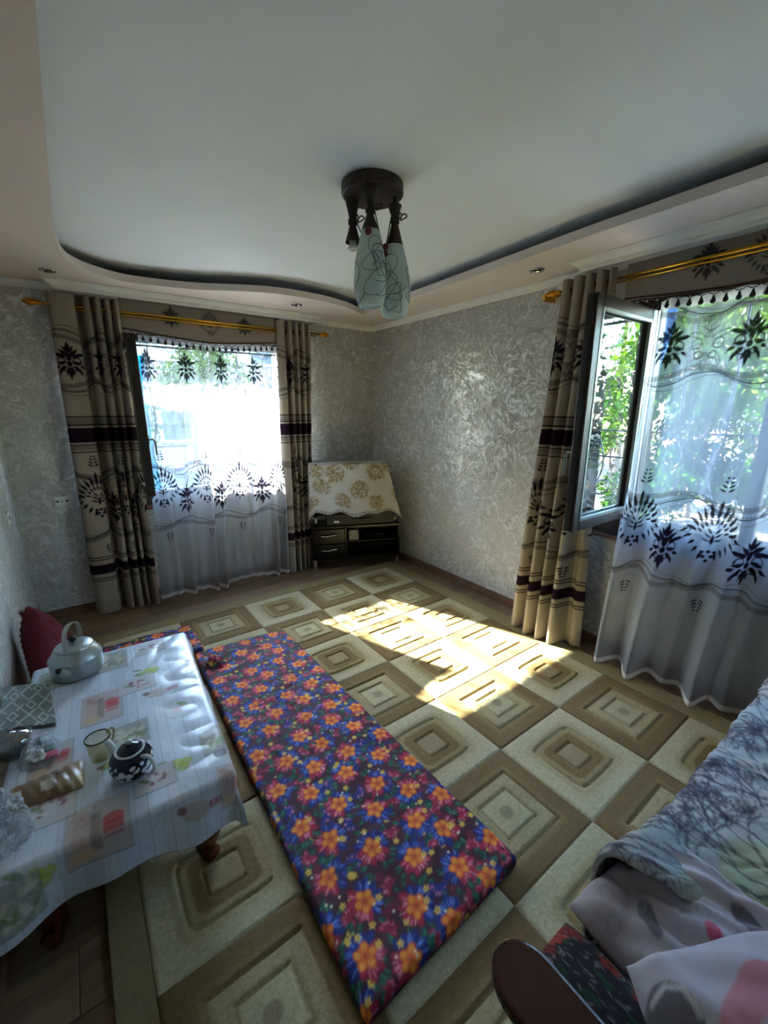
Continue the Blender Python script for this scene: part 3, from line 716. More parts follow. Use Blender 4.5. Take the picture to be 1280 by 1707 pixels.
# ================================================================== FLOOR MATTRESSES
def flower(c, x, y, r, n, col, ctr, ang=0):
    for k in range(n):
        a = ang + 2 * PI * k / n; c.ellipse(x + r * .55 * math.cos(a), y + r * .55 * math.sin(a), r * .5, r * .32, a, col)
    c.ellipse(x, y, r * .22, r * .22, 0, ctr)
def fan(c, x, y, r, ang, span, n, col, lite, rnd):
    for k in range(n):
        a = ang + (k / (n - 1) - .5) * span; rr = r * rnd.uniform(.88, 1.08)
        c.ellipse(x + rr * .55 * math.cos(a), y + rr * .55 * math.sin(a), rr * .52, rr * .24, a, col)
    for k in range(n * 2):
        a = ang + (rnd.random() - .5) * span; b = r * rnd.uniform(.45, .62); c.leaf(x + b * math.cos(a), y + b * math.sin(a), a, r * .42, r * .035, lite, op=.75)
def paint_floral(c, seed, k_=1.4):
    rnd = random.Random(seed); sp = .178; row = 0; y = -.05; q = k_
    while y < c.H + .1:
        x = -.06 + (row % 2) * sp * .5 + rnd.uniform(-.01, .01)
        while x < c.W + .1:
            jx, jy = x + rnd.uniform(-.018, .018), y + rnd.uniform(-.016, .016); an = rnd.choice([-.4, .3, 1.0, 2.2, 3.0, 4.0]) + rnd.uniform(-.3, .3)
            for k in range(8):
                a = rnd.uniform(0, 2 * PI); d = rnd.uniform(.040, .050) * q; c.leaf(jx + d * math.cos(a), jy + d * math.sin(a), a + rnd.uniform(-.8, .8), .022 * q, .0065 * q, rnd.choice(['0f4636', '165440', '0b332e']))
                c.leaf(jx + d * math.cos(a), jy + d * math.sin(a), a, .015 * q, .0014 * q, '3f9a78', op=.6)
            fan(c, jx, jy, .045 * q, an, 2.7, 6, '10246f', '6585d8', rnd); fan(c, jx, jy, .022 * q, an, 2.2, 4, '08144a', '10246f', rnd)
            fan(c, jx, jy, .040 * q, an + PI, 2.4, 5, 'a01238', 'f08fa0', rnd); fan(c, jx, jy, .02 * q, an + PI, 2.0, 4, '720b28', 'a01238', rnd)
            for k in range(5):
                a = an + .4 + 2 * PI * k / 5; rr = rnd.uniform(.85, 1.2); c.ellipse(jx + .013 * q * math.cos(a), jy + .013 * q * math.sin(a), .0125 * q * rr, .0105 * q, a, 'd9621a'); c.ellipse(jx + .016 * q * math.cos(a), jy + .016 * q * math.sin(a), .0070 * q, .0055 * q, a, 'ec9a36')
                c.leaf(jx, jy, a, .02 * q, .0012 * q, 'a83a12', op=.7)
            c.ellipse(jx, jy, .004 * q, .004 * q, 0, 'a83a12')
            ox, oy = jx + sp * .5, jy + rnd.uniform(-.015, .015)
            fan(c, ox, oy, .021 * q, rnd.uniform(0, 6.28), 3.6, 6, rnd.choice(['8e1034', '9c1238', '8e1034', '16287a']), 'e88aa0', rnd)
            for k in range(5):
                a = rnd.uniform(0, 2 * PI); d = rnd.uniform(.030, .052) * q * .9; fx, fy = ox + d * math.cos(a), oy + d * math.sin(a)
                if rnd.random() < .6: flower(c, fx, fy, .0075 * q, 5, 'e9c04c', '8a3a1a', a)
                else: flower(c, fx, fy, .010 * q, 6, rnd.choice(['6d0e2e', '171e5c', '701234']), '2a0c22', a)
            for k in range(3):
                a = rnd.uniform(0, 2 * PI); c.ellipse(ox + .05 * q * math.cos(a), oy + .05 * q * math.sin(a), .0026 * q, .0026 * q, 0, 'f0e0b8')
            x += sp
        y += sp * .62; row += 1

def mattress(label, C, T, res, seed, lumps=()):
    """C: four plan corners (u0v0, u1v0, u1v1, u0v1); rounded padded slab on the carpet"""
    C = [np.array(q, float) for q in C]; W = (np.linalg.norm(C[1] - C[0]) + np.linalg.norm(C[2] - C[3])) / 2; H = (np.linalg.norm(C[3] - C[0]) + np.linalg.norm(C[2] - C[1])) / 2
    e = .07
    c = Canvas(W + 2 * e, H + 2 * e, res, '3d0f22'); paint_floral(c, seed)
    U = (c.x - e) / W; Vv = (c.y - e) / H; U, Vv = np.meshgrid(U, Vv)
    du = np.maximum(np.maximum(-U, U - 1), 0) * W; dv = np.maximum(np.maximum(-Vv, Vv - 1), 0) * H; d = np.hypot(du, dv)
    u, v = np.clip(U, 0, 1)[..., None], np.clip(Vv, 0, 1)[..., None]
    Q = C[0] * (1 - u) * (1 - v) + C[1] * u * (1 - v) + C[2] * u * v + C[3] * (1 - u) * v
    # edge roll: the first 5 cm outside go round the side
    R = T * .62; s = np.clip(d / e, 0, 1); an = s * PI * .98
    dirs = np.stack([np.where(U < 0, -1, np.where(U > 1, 1, 0)) * du, np.where(Vv < 0, -1, np.where(Vv > 1, 1, 0)) * dv], -1); nn = np.linalg.norm(dirs, axis=-1, keepdims=True); dirs = np.where(nn > 1e-9, dirs / np.maximum(nn, 1e-9), 0)
    ax = (C[1] - C[0]) / np.linalg.norm(C[1] - C[0]); ay = (C[3] - C[0]) / np.linalg.norm(C[3] - C[0])
    Q = Q + (dirs[..., :1] * ax + dirs[..., 1:] * ay) * (np.sin(an) * R * .55)[..., None]
    z = .017 + T * (.5 + .5 * np.cos(an))
    rnd = random.Random(seed + 5); wr = 0 * z
    for k in range(34):
        cx, cy, a = rnd.uniform(0, 1), rnd.uniform(0, 1), rnd.uniform(-.6, .6) + (0 if k % 2 else 1.1); L = rnd.uniform(.06, .2); w = rnd.uniform(.010, .02)
        X, Y = (U - cx) * W, (Vv - cy) * H; p = X * math.cos(a) + Y * math.sin(a); q = -X * math.sin(a) + Y * math.cos(a)
        wr += rnd.choice([-.005, .005, .004]) * np.exp(-(p / L) ** 2 - (q / w) ** 2)
    wr += .004 * np.sin(U * W * 21 + 1.3 * np.sin(Vv * H * 9)) * np.sin(Vv * H * 13)
    for lx, ly, lr, lh, la in lumps:
        X, Y = (U - lx) * W, (Vv - ly) * H; p = X * math.cos(la) + Y * math.sin(la); q = -X * math.sin(la) + Y * math.cos(la)
        wr += lh * np.exp(-(p / (lr * 1.7)) ** 2 - (q / lr) ** 2)
    z = z + wr * np.clip(1 - s * 1.2, 0, 1)
    o = grid('floor_mattress', np.concatenate([Q, z[..., None]], -1), M['floral'], None, c.a); return tag(o, label, 'mattress', 'floral cotton floor mattresses')
mattress('long red and blue floral floor mattress running along the low table', [(-2.37, -3.36), (-1.735, -3.34), (-1.765, -1.36), (-2.33, -1.31)], .055, .0045, 7,
         [(.10, .915, .030, .05, .5), (.16, .885, .018, -.02, .5), (.30, .95, .05, .010, .2)])
mattress('short piece of floral floor mattress laid across behind the low table', [(-3.10, -1.235), (-2.285, -1.225), (-2.29, -.87), (-3.10, -.85)], .045, .0055, 21)

# ================================================================== LOW TABLE AND CLOTH
TA, TB, THH = np.array([-2.455, -1.655]), np.array([-2.52, -2.745]), .415
tl = TA - TB; TLEN = np.linalg.norm(tl); ty_ = tl / TLEN; tx_ = np.array([-ty_[1], ty_[0]])     # tx_ points to the wall
TWID = .63
def tp(a, b, z): q = TB + tx_ * a + ty_ * b; return (q[0], q[1], z)                          # a from the mattress side, b from the near edge
tc_ = tp(TWID / 2, TLEN / 2, 0)
tb = thing('low_table', (tc_[0], tc_[1], 0.016), 'low varnished wooden table with curved red-brown legs under the printed cloth', 'table')
xt = lambda p: tp(p[0], p[1], p[2])
MB().box(.01, TWID - .01, .01, TLEN - .01, THH - .028, THH - .004, xt).build('tabletop', M['leg'], tb, bev=.006)
MB().box(.06, TWID - .06, .06, TLEN - .06, THH - .10, THH - .028, xt).build('apron', M['leg'], tb, bev=.004)
for a, b in ((.09, .09), (TWID - .09, .09), (.09, TLEN - .09), (TWID - .09, TLEN - .09)):
    sa = -1 if a < .3 else 1; sb = -1 if b < .5 else 1
    pts = spline([(a, b, THH - .03), (a + sa * .012, b + sb * .012, .27), (a + sa * .012, b + sb * .010, .16), (a - sa * .005, b, .07), (a + sa * .012, b + sb * .008, .02)], 5)
    k = len(pts); rr = [float(np.interp(i / (k - 1), [0, .25, .6, .85, 1], [.050, .058, .042, .028, .032])) for i in range(k)]
    MB().tube([xt(p) for p in pts], rr, 10).build('leg', M['leg'], tb, sm=True)

def paint_cover(c, a0, b0):
    """print of the oilcloth: pale boards with photo squares; x = a from mattress side, y = b from near edge"""
    rnd = random.Random(5); k = 0; x = 0
    while x < c.W:
        w = rnd.uniform(.035, .06); g = rnd.choice(['c2cad4', 'cbd2da', 'b9c2cd', 'd2d6dc']); c.rect(x, x + w, -1, 3, g)
        c.stroke([(x, 0), (x, c.H)], .0022, '8f97a4', op=.7)
        for j in range(30):
            yy = rnd.uniform(0, c.H); c.stroke([(x + rnd.uniform(.005, w), yy), (x + rnd.uniform(.005, w), yy + rnd.uniform(.02, .08))], .0022, '9aa4b2', op=.5)
        x += w
    c.fade = .72
    def card(x, y, w, h, base):
        c.rect(x - .004, x + w + .002, y - .006, y + h, '4f535c', op=.8); c.rect(x, x + w, y, y + h, base)
    def stones(x, y, w, h):
        card(x, y, w, h, 'a9a89c')
        for k in range(26):
            c.ellipse(x + rnd.uniform(.015, w - .015), y + rnd.uniform(.015, h - .015), rnd.uniform(.010, .02), rnd.uniform(.006, .011), rnd.uniform(0, 3), rnd.choice(['d8d6c8', 'c9c8b4', '8f9182', 'bdbfa8']))
        for k in range(5): c.leaf(x + rnd.uniform(.0, w), y + h * .2, rnd.uniform(.5, 2.5), .05, .006, '6f8a4c')
    def apples(x, y):
        for dx, dy, cl in ((0, 0, 'a7b93a'), (.028, .008, 'b7c63f'), (.012, -.02, '9bb02f'), (.055, -.012, '7fa03a')): c.ellipse(x + dx, y + dy, .021, .019, 0, cl); c.ellipse(x + dx - .006, y + dy + .005, .008, .006, 0, 'd3dd7c', op=.7)
        c.leaf(x + .05, y + .02, .4, .05, .010, '5d7f3a'); c.ellipse(x + .075, y - .01, .010, .010, 0, '8c2030')
    def pots(x, y, w, h):
        card(x, y, w, h, 'c3b4ac')
        c.rect(x + w * .45, x + w * .62, y + h * .15, y + h * .8, '8b7668'); c.rect(x + w * .66, x + w * .9, y + h * .25, y + h * .9, 'b49a8c'); c.ellipse(x + w * .75, y + h * .16, w * .2, h * .1, 0, 'c9a878')
        c.rect(x + w * .08, x + w * .42, y + h * .38, y + h * .56, 'b3202c'); c.ellipse(x + w * .25, y + h * .60, w * .18, h * .10, 0, 'c22834'); c.rect(x + w * .1, x + w * .4, y + h * .28, y + h * .36, 'a82430', op=.7)
        for k in range(14): c.stroke([(x + w * rnd.uniform(.5, .95), y + h * rnd.uniform(.6, .95))] * 1 + [(x + w * rnd.uniform(.5, .95), y + h * rnd.uniform(.6, .95))], .003, '8d5f52', op=.6)
    def berries(x, y, w, h):
        card(x, y, w, h, 'cfc9c8')
        for k in range(16): c.ellipse(x + w * rnd.uniform(.2, .7), y + h * rnd.uniform(.25, .7), .008, .006, rnd.uniform(0, 3), rnd.choice(['7c2230', '4a1a24', '9a4a50', 'd9c8c0']))
        c.leaf(x + w * .6, y + h * .4, .6, .05, .008, '6a8a4a')
    def plate(x, y):
        c.ring(x, y, .058, .004, 'a0a8b0'); c.ellipse(x, y, .055, .055, 0, 'd6d8d4', op=.7); c.leaf(x - .03, y + .01, .7, .05, .01, '7c9a50'); c.ellipse(x + .01, y - .005, .018, .010, .5, 'b5404a'); c.ellipse(x - .012, y + .012, .014, .008, 0, 'd8b0a0')
    def jug(x, y):
        c.ellipse(x, y, .042, .030, .2, 'b8a79a'); c.ellipse(x + .04, y + .015, .014, .014, 0, '6e1c24')
        for k in range(3): c.rect(x - .085 + k * .016, x - .073 + k * .016, y - .012, y + .014, 'a6242e')
    def cup(x, y): c.ellipse(x, y, .030, .030, 0, 'd4d3cf'); c.ellipse(x - .005, y + .005, .023, .023, 0, '1a1d24'); c.ring(x + .03, y - .006, .013, .006, 'cfcfcb')
    A = lambda a: a - a0; B = lambda b: b - b0
    # mirrored: canvas x grows from the mattress side to the wall
    stones(A(.27), B(.90), .13, .17); apples(A(.16), B(.80)); berries(A(.10), B(.96), .13, .12); pots(A(.30), B(.52), .14, .21); berries(A(.17), B(.66), .14, .11); jug(A(.17), B(.60)); plate(A(.10), B(.44))
    stones(A(.22), B(.32), .13, .13); cup(A(.015), B(.10)); apples(A(.12), B(.13)); berries(A(.16), B(.06), .12, .10); pots(A(.30), B(-.10), .16, .21); jug(A(.12), B(-.07)); stones(A(-.03), B(.12), .09, .14)
    berries(A(.44), B(.10), .14, .16); pots(A(.46), B(.32), .12, .16); apples(A(.50), B(-.05)); stones(A(.47), B(.88), .14, .16); berries(A(-.04), B(.70), .10, .14); apples(A(.30), B(.27)); stones(A(.52), B(-.15), .12, .12); pots(A(-.06), B(-.12), .10, .16)
    for k in range(14): c.ellipse(A(.0) + rnd.uniform(-.01, .03), B(.62) + rnd.uniform(-.1, .1), .012, .006, rnd.uniform(0, 3), rnd.choice(['7c8f58', '8a4a50', 'b8b0a0']))
oa0, oa1, ob0, ob1 = .10, .045, .185, .045          # overhangs: mattress side, wall side, near, far
c = Canvas(TWID + oa0 + oa1, TLEN + ob0 + ob1, .0045, 'c6cdd6'); paint_cover(c, -oa0, -ob0)
A, B = np.meshgrid(c.x - oa0, c.y - ob0)
ea = np.where(A < 0, A, np.where(A > TWID, A - TWID, 0)); eb = np.where(B < 0, B, np.where(B > TLEN, B - TLEN, 0))
hemvar = 1 + .16 * np.sin(A * 11 + 1) * (B < 0) - .12 * np.exp(-((A - .05) / .09) ** 2) * (B < 0)
E_ = np.hypot(ea, eb) * hemvar; ux, uy = np.divide(ea, np.maximum(np.hypot(ea, eb), 1e-9)), np.divide(eb, np.maximum(np.hypot(ea, eb), 1e-9))
R0 = .018; arc = R0 * PI / 2; t = np.clip(E_ / arc, 0, 1) * PI / 2; down = np.maximum(E_ - arc, 0)
outd = R0 * np.sin(t) + down * .14 + np.clip(down / .1, 0, 1) * (.012 * np.sin(A * 26 + B * 9) + .01 * np.sin((A + B) * 15))
z = THH - R0 * (1 - np.cos(t)) - down * .985
rip = (.0022 * np.sin(A * 17 + 2 * np.sin(B * 6)) * np.sin(B * 11) + .0035 * np.exp(-((A - .07) / .05) ** 2) * np.sin(B * 34) + .003 * np.exp(-((B - .98) / .12) ** 2) * np.sin(A * 30 + B * 12) + .005 * np.exp(-((A - .06) / .08) ** 2 - ((B - 1.02) / .08) ** 2))
z = z + np.where(E_ < 1e-6, np.abs(rip), 0)
Ac, Bc = np.clip(A, 0, TWID) + ux * outd, np.clip(B, 0, TLEN) + uy * outd
P = np.stack([TB[0] + tx_[0] * Ac + ty_[0] * Bc, TB[1] + tx_[1] * Ac + ty_[1] * Bc, z + .001], -1)
tag(grid('tablecloth', P, M['cover'], None, c.a, thick=.0015), 'glossy printed oilcloth with fruit and crockery pictures on the low table', 'tablecloth')

# ================================================================== THINGS ON THE TABLE
ZT = THH + .003
def kettle():
    cx, cy = -2.925, -1.745; k = thing('kettle', (cx, cy, ZT), 'dull aluminium kettle with an arched handle on the low table', 'kettle')
    R = .104
    MB().lathe([(.084, 0), (.098, .004), (R, .018), (R, .080), (R + .003, .085), (R + .001, .091), (.096, .101), (.088, .117), (.075, .127), (.072, .134)], (cx, cy, ZT), 40).build('body', M['alu'], k, sm=True)
    MB().lathe([(.074, .130), (.077, .136), (.072, .142), (.045, .150), (.015, .154), (.001, .155)], (cx, cy, ZT), 36).build('lid', M['alu'], k, sm=True)
    MB().lathe([(.006, .153), (.007, .160), (.015, .166), (.016, .178), (.010, .184), (.001, .185)], (cx, cy, ZT), 14).build('knob', M['blackmat'], k, sm=True)
    d = np.array([-.42, -.90]); d = d / np.linalg.norm(d)                # spout direction
    sp = [(cx + d[0] * (R - .012), cy + d[1] * (R - .012), ZT + .055), (cx + d[0] * (R + .018), cy + d[1] * (R + .018), ZT + .072), (cx + d[0] * (R + .040), cy + d[1] * (R + .040), ZT + .098)]
    MB().tube(spline(sp, 5), [.026, .025, .023, .021, .019, .018, .017, .016, .0145, .014, .0135], 14, cap=False).build('spout', M['alu'], k, sm=True)
    q = np.array(sp[2]); MB().ball(tuple(q + np.array([d[0] * .001, d[1] * .001, -.002])), .0125, n=12, m=6).build('spout_opening', M['blackmat'], k, sm=True)
    # flat strap handle in the spout's plane
    m = MB(); prev = []
    px = np.array([d[0], d[1], 0.0]); w = np.array([-d[1], d[0], 0]) * .009
    arch = [(.072, .112), (.070, .15), (.064, .20), (.050, .230), (.024, .246), (0, .249), (-.024, .246), (-.050, .230), (-.064, .20), (-.070, .15), (-.072, .112)]
    arch = spline([(a * 1.0, b - .002, 0) for a, b in arch], 4)
    V = []; F = []
    for i, (a, b, _) in enumerate(arch):
        for s, dz in ((-1, -1), (1, -1), (1, 1), (-1, 1)):
            V.append(np.array([cx, cy, ZT + b]) + px * (a + dz * .0018 * (1 if a > 0 else -1)) + w * s + np.array([0, 0, dz * .0018]))
    for i in range(len(arch) - 1):
        for j in range(4): F.append((i * 4 + j, i * 4 + (j + 1) % 4, (i + 1) * 4 + (j + 1) % 4, (i + 1) * 4 + j))
    m.add(V, F); h = m.build('handle', M['alu'], k, sm=False)
    for sg in (1, -1):
        MB().ball((cx + d[0] * .074 * sg, cy + d[1] * .074 * sg, ZT + .124), .006, n=8, m=6).build('rivet', M['alu'], h, sm=True)
kettle()

def teapot():
    cx, cy = -2.787, -2.56; k = thing('teapot', (cx, cy, ZT), 'round cobalt blue teapot with white cotton-flower pattern', 'teapot')
    prof = [(.001, 0), (.038, .001), (.040, .006), (.052, .018), (.064, .040), (.067, .058), (.062, .078), (.050, .092), (.040, .098)]
    pr = spline([(a, b, 0) for a, b in prof], 4)[:, :2]; n = 96
    c = Canvas(2 * PI * .064, .10, .0022, '0a1230')
    for j in range(5):
        x = c.W * (j + .35) / 5
        for a in range(5): c.ellipse(x + .016 * math.cos(a * 1.257 + .4), .042 + .015 * math.sin(a * 1.257 + .4), .0125, .010, a * 1.257 + .4, 'c9d3da')
        c.leaf(x, .030, 1.2, .022, .006, '0a1230'); c.leaf(x, .036, 2.6, .014, .005, '0a1230')
        c.stroke([(x + .024, .040), (x + .034, .060), (x + .046, .066)], .0035, 'c9d3da'); c.ellipse(x + .030, .072, .009, .006, .5, 'c9d3da'); c.leaf(x + .03, .055, .3, .022, .005, 'c9d3da'); c.ellipse(x - .022, .074, .006, .006, 0, 'c9d3da')
        c.stroke([(x - .03, .02), (x - .02, .012), (x, .010), (x + .03, .014)], .003, 'c9d3da')
    c.rect(-1, 1, .004, .008, 'c9d3da', op=.8)
    th = np.linspace(0, 2 * PI, n); s = np.r_[0, np.cumsum(np.hypot(*np.diff(pr, axis=0).T))]
    P = np.stack([cx + pr[:, :1] * np.cos(th)[None], cy + pr[:, :1] * np.sin(th)[None], ZT + np.repeat(pr[:, 1:2], n, 1)], -1)
    iy = np.clip((pr[:, 1] / .10 * (c.ny - 1)).round().astype(int), 0, c.ny - 1); ix = np.clip((th / (2 * PI) * (c.nx - 1)).round().astype(int), 0, c.nx - 1)
    # finer rows for the print
    hh = np.linspace(0, s[-1], 60); p2 = np.stack([np.interp(hh, s, pr[:, 0]), np.interp(hh, s, pr[:, 1])], 1)
    n = 180; th = np.linspace(0, 2 * PI, n)
    P = np.stack([cx + p2[:, :1] * np.cos(th)[None], cy + p2[:, :1] * np.sin(th)[None], ZT + np.repeat(p2[:, 1:2], n, 1)], -1)
    iy = np.clip((p2[:, 1] / .10 * (c.ny - 1)).round().astype(int), 0, c.ny - 1); ix = np.clip((th / (2 * PI) * (c.nx - 1)).round().astype(int), 0, c.nx - 1)
    grid('body', P, M['ceramic'], k, c.a[iy][:, ix])
    MB().lathe([(.040, .097), (.0445, .0985), (.0455, .102), (.042, .104), (.038, .102)], (cx, cy, ZT), 32).build('rim', M['whiteglaze'], k, sm=True)
    navy = plain('navy_glaze', '0a1026', .1); M['navy'] = navy
    lid = MB().lathe([(.038, .102), (.036, .107), (.026, .114), (.012, .119), (.001, .120)], (cx, cy, ZT), 28).build('lid', navy, k, sm=True)
    MB().lathe([(.004, .119), (.005, .123), (.010, .127), (.011, .132), (.007, .136), (.001, .137)], (cx, cy, ZT), 14).build('knob', M['whiteglaze'], lid, sm=True)
    d = np.array([-.55, .83])
    sp = [(cx + d[0] * .052, cy + d[1] * .052, ZT + .035), (cx + d[0] * .078, cy + d[1] * .078, ZT + .052), (cx + d[0] * .090, cy + d[1] * .090, ZT + .078), (cx + d[0] * .108, cy + d[1] * .108, ZT + .100)]
    q = spline(sp, 5); MB().tube(q, [float(x) for x in np.interp(np.linspace(0, 1, len(q)), [0, .4, 1], [.020, .0145, .0085])], 12).build('spout', M['whiteglaze'], k, sm=True)
    e = -d; hp = [(cx + e[0] * .052, cy + e[1] * .052, ZT + .088), (cx + e[0] * .078, cy + e[1] * .078, ZT + .098), (cx + e[0] * .102, cy + e[1] * .102, ZT + .086), (cx + e[0] * .104, cy + e[1] * .104, ZT + .060), (cx + e[0] * .084, cy + e[1] * .084, ZT + .034), (cx + e[0] * .058, cy + e[1] * .058, ZT + .028)]
    MB().tube(spline(hp, 5), .0062, 10).build('handle', M['whiteglaze'], k, sm=True)
teapot()

def mug():
    cx, cy = -2.872, -2.415; k = thing('glass_mug', (cx, cy, ZT), 'empty smoky glass mug behind the blue teapot', 'mug')
    R = .039
    MB().lathe([(.001, .002), (.028, .002), (.032, .005), (R - .001, .0855)], (cx, cy, ZT), 36, cap=False).build('bowl', M['amber'], k, sm=True)
    MB().lathe([(R - .003, .0855), (R + .0015, .0855), (R + .0015, .0885), (R - .003, .0885), (R - .003, .0855)], (cx, cy, ZT), 36, cap=False).build('rim', plain('dark_gold_rim', '5a4a2a', .25, .7), k, sm=True)
    e = np.array([.75, .66]); hp = [(cx + e[0] * a, cy + e[1] * a, ZT + b) for a, b in ((.036, .075), (.055, .078), (.064, .066), (.060, .042), (.046, .026), (.034, .024))]
    MB().tube(spline(hp, 5), .0045, 8).build('handle', M['amber'], k, sm=True)
mug()

def folded_cover():
    # a folded laminated sheet leaning flat, grey with white lattice
    C = [np.array(q) for q in ((-3.185, -2.06), (-3.00, -2.13), (-3.035, -1.80), (-3.185, -1.745))]
    c = Canvas(.24, .34, .003, '6e7672')
    for k in range(-3, 6):
        c.stroke([(k * .08 - .1, -.02), (k * .08 + .16, .36)], .009, 'b9bfba'); c.stroke([(k * .08 + .2, -.02), (k * .08 - .06, .36)], .009, 'b9bfba', op=.8)
    for x, y in ((.06, .08), (.14, .16), (.06, .24), (.18, .30), (.19, .06)):
        c.ellipse(x, y, .034, .042, 0, '6e7672'); c.stroke([(x, y + .032), (x + .022, y), (x, y - .032), (x - .022, y), (x, y + .032)], .007, 'bfc5c0')
    u, v = np.meshgrid(c.x / c.W, c.y / c.H); u, v = u[..., None], v[..., None]
    Q = C[0] * (1 - u) * (1 - v) + C[1] * u * (1 - v) + C[2] * u * v + C[3] * (1 - u) * v
    z = ZT + .020 + .006 * np.sin(u[..., 0] * 5) + .010 * np.clip(u[..., 0] - .85, 0, 1) * 3
    o = grid('folded_oilcloth', np.concatenate([Q, z[..., None]], -1), M['greycover'], None, c.a, thick=.004); tag(o, 'grey folded oilcloth with white diamond lattice next to the kettle', 'oilcloth')
    z2 = np.concatenate([Q, (z - .013)[..., None] * 1.0], -1); g = grid('folded_layer', z2[::6, ::6], plain('grey_backing', '5d6662', .5), o, None, thick=.008)
folded_cover()

def jar():
    cx, cy = -3.125, -2.215; k = thing('jam_bowl', (cx, cy, ZT), 'ribbed glass bowl of dark jam with a glass lid', 'bowl')
    m = MB(); n = 48
    def rib(prof, amp):
        V = []; F = []
        for r, z in prof:
            for j in range(n): a = 2 * PI * j / n; rr = r * (1 + (amp if j % 2 else -amp)); V.append((cx + rr * math.cos(a), cy + rr * math.sin(a), ZT + z))
        for i in range(len(prof) - 1):
            for j in range(n): F.append((i * n + j, i * n + (j + 1) % n, (i + 1) * n + (j + 1) % n, (i + 1) * n + j))
        return MB().add(V, F)
    rib([(.030, .002), (.045, .004), (.056, .045), (.060, .062)], .02).build('glass', M['clear'], k, sm=True)
    MB().lathe([(.001, .009), (.040, .009), (.050, .045), (.03, .048), (.001, .049)], (cx, cy, ZT), 28).build('jam', M['jam'], k, sm=True)
    rib([(.062, .064), (.063, .069), (.050, .082), (.022, .092), (.010, .096), (.012, .106), (.006, .112), (.001, .113)], .03).build('lid', M['clear'], k, sm=True)
jar()

def crumple(name, label, cat, pts, h, mat, seed, res=34, amp=.01, parent=None, z0=None, thick=.0):
    """crumpled bag: a closed lumpy shell over a plan outline"""
    rnd = np.random.RandomState(seed); pts = [np.array(p) for p in pts]; cen = sum(pts) / len(pts); ol = spline([tuple(p) + (0,) for p in pts], 10, True)[:, :2]
    n = len(ol); ms = 12; z0 = ZT if z0 is None else z0
    R = np.linspace(0, 1, ms); P = np.zeros((2 * ms - 1, n + 1, 3))
    ph = rnd.uniform(0, 6.28, (6,)); k = np.arange(n + 1) % n
    for i in range(2 * ms - 1):
        t = R[i] if i < ms else R[2 * ms - 2 - i]; top = i < ms
        rad = math.sin(t * PI / 2); prof = math.cos(t * PI / 2) ** .7
        q = cen + (ol[k] - cen) * rad
        lump = amp * (np.sin(q[:, 0] * 95 + ph[0] + np.sin(q[:, 1] * 61 + ph[1])) + np.sin(q[:, 1] * 120 + ph[2]) * np.sin(q[:, 0] * 70 + ph[3]))
        P[i, :, :2] = q; P[i, :, 2] = z0 + .002 + ((h * prof + lump * prof * .8) if top else 0)
    jit = rnd.uniform(-1, 1, P.shape) * amp * .55; jit[:, -1] = jit[:, 0]; P = P + jit
    P[..., 2] = np.maximum(P[..., 2], z0 + .001)
    o = grid(name, P, mat, parent); o.data.polygons.foreach_set('use_smooth', [False] * len(o.data.polygons))
    if not parent: tag(o, label, cat)
    return o

def snack_pack():
    C = [np.array(q) for q in ((-3.115, -2.505), (-2.925, -2.525), (-2.925, -2.385), (-3.125, -2.395))]
    c = Canvas(.20, .13, .0022, '7d6446')
    for k in range(26): c.rect(.0, .2, k * .005, k * .005 + .0018, '8d7450', op=.5)
    for k in range(40):
        x = random.Random(k).uniform(0, .2); c.rect(x, x + .003, 0, .13, '6a5238', op=.35)
    c.rect(.012, .034, .050, .080, 'd8d2c4')
    for k in range(4): c.rect(.015, .031, .054 + k * .006, .057 + k * .006, '3a3a40')
    c.rect(.085, .118, .030, .075, 'b9b2a0', op=.8); c.rect(.125, .128, .0, .13, '4a3a28'); c.ellipse(.137, .085, .012, .010, 0, '5a3c30'); c.rect(.132, .17, .02, .06, '8e7a5a')
    c.rect(.168, .194, .0, .13, '9c8e70', op=.8)
    u, v = np.meshgrid(c.x / c.W, c.y / c.H); U, W_ = u[..., None], v[..., None]
    Q = C[0] * (1 - U) * (1 - W_) + C[1] * U * (1 - W_) + C[2] * U * W_ + C[3] * (1 - U) * W_
    z = ZT + .003 + .020 * (np.sin(PI * np.clip(v, 0, 1)) ** .7) * np.sin(PI * np.clip(u * 1.0, 0, 1)) ** .5 + .0015 * np.sin(u * 40 + v * 9)
    o = tag(grid('snack_packet', np.concatenate([Q, z[..., None]], -1), M['pack'], None, c.a), 'brown paper snack packet with a clear end and barcode', 'packet')
    Qf = np.concatenate([Q, np.full(z.shape + (1,), ZT + .0015)], -1); grid('underside', Qf[::8, ::8], M['pack'], o, c.a[::8, ::8])
snack_pack()

def sweets_bag():
    k = crumple('sweets_bag', 'open clear plastic bag of white sweets beside the snack packet', 'plastic bag', [(-3.095, -2.33), (-3.02, -2.345), (-2.985, -2.29), (-3.005, -2.215), (-3.06, -2.195), (-3.10, -2.25)], .055, M['film'], 8, amp=.010)
    rnd = random.Random(9)
    for i in range(16):
        MB().ball((rnd.uniform(-3.085, -3.03), rnd.uniform(-2.315, -2.225), ZT + rnd.uniform(.010, .026)), .009, 1, 1.2, .8, 8, 5).build('sweet', M['sweet'], k, sm=True)
    MB().box(-3.03, -2.995, -2.325, -2.295, ZT + .006, ZT + .022).build('wrapped_sweet', M['pinktag'], k, bev=.005)
    MB().box(-3.045, -3.005, -2.29, -2.25, ZT + .006, ZT + .020).build('wrapped_sweet', M['teal'], k, bev=.005)
sweets_bag()
crumple('plastic_bag', 'crumpled glossy clear plastic bag at the corner of the low table', 'plastic bag', [(-3.165, -2.43), (-3.105, -2.46), (-3.065, -2.54), (-3.055, -2.62), (-3.10, -2.665), (-3.165, -2.65)], .075, M['film2'], 3, amp=.014)

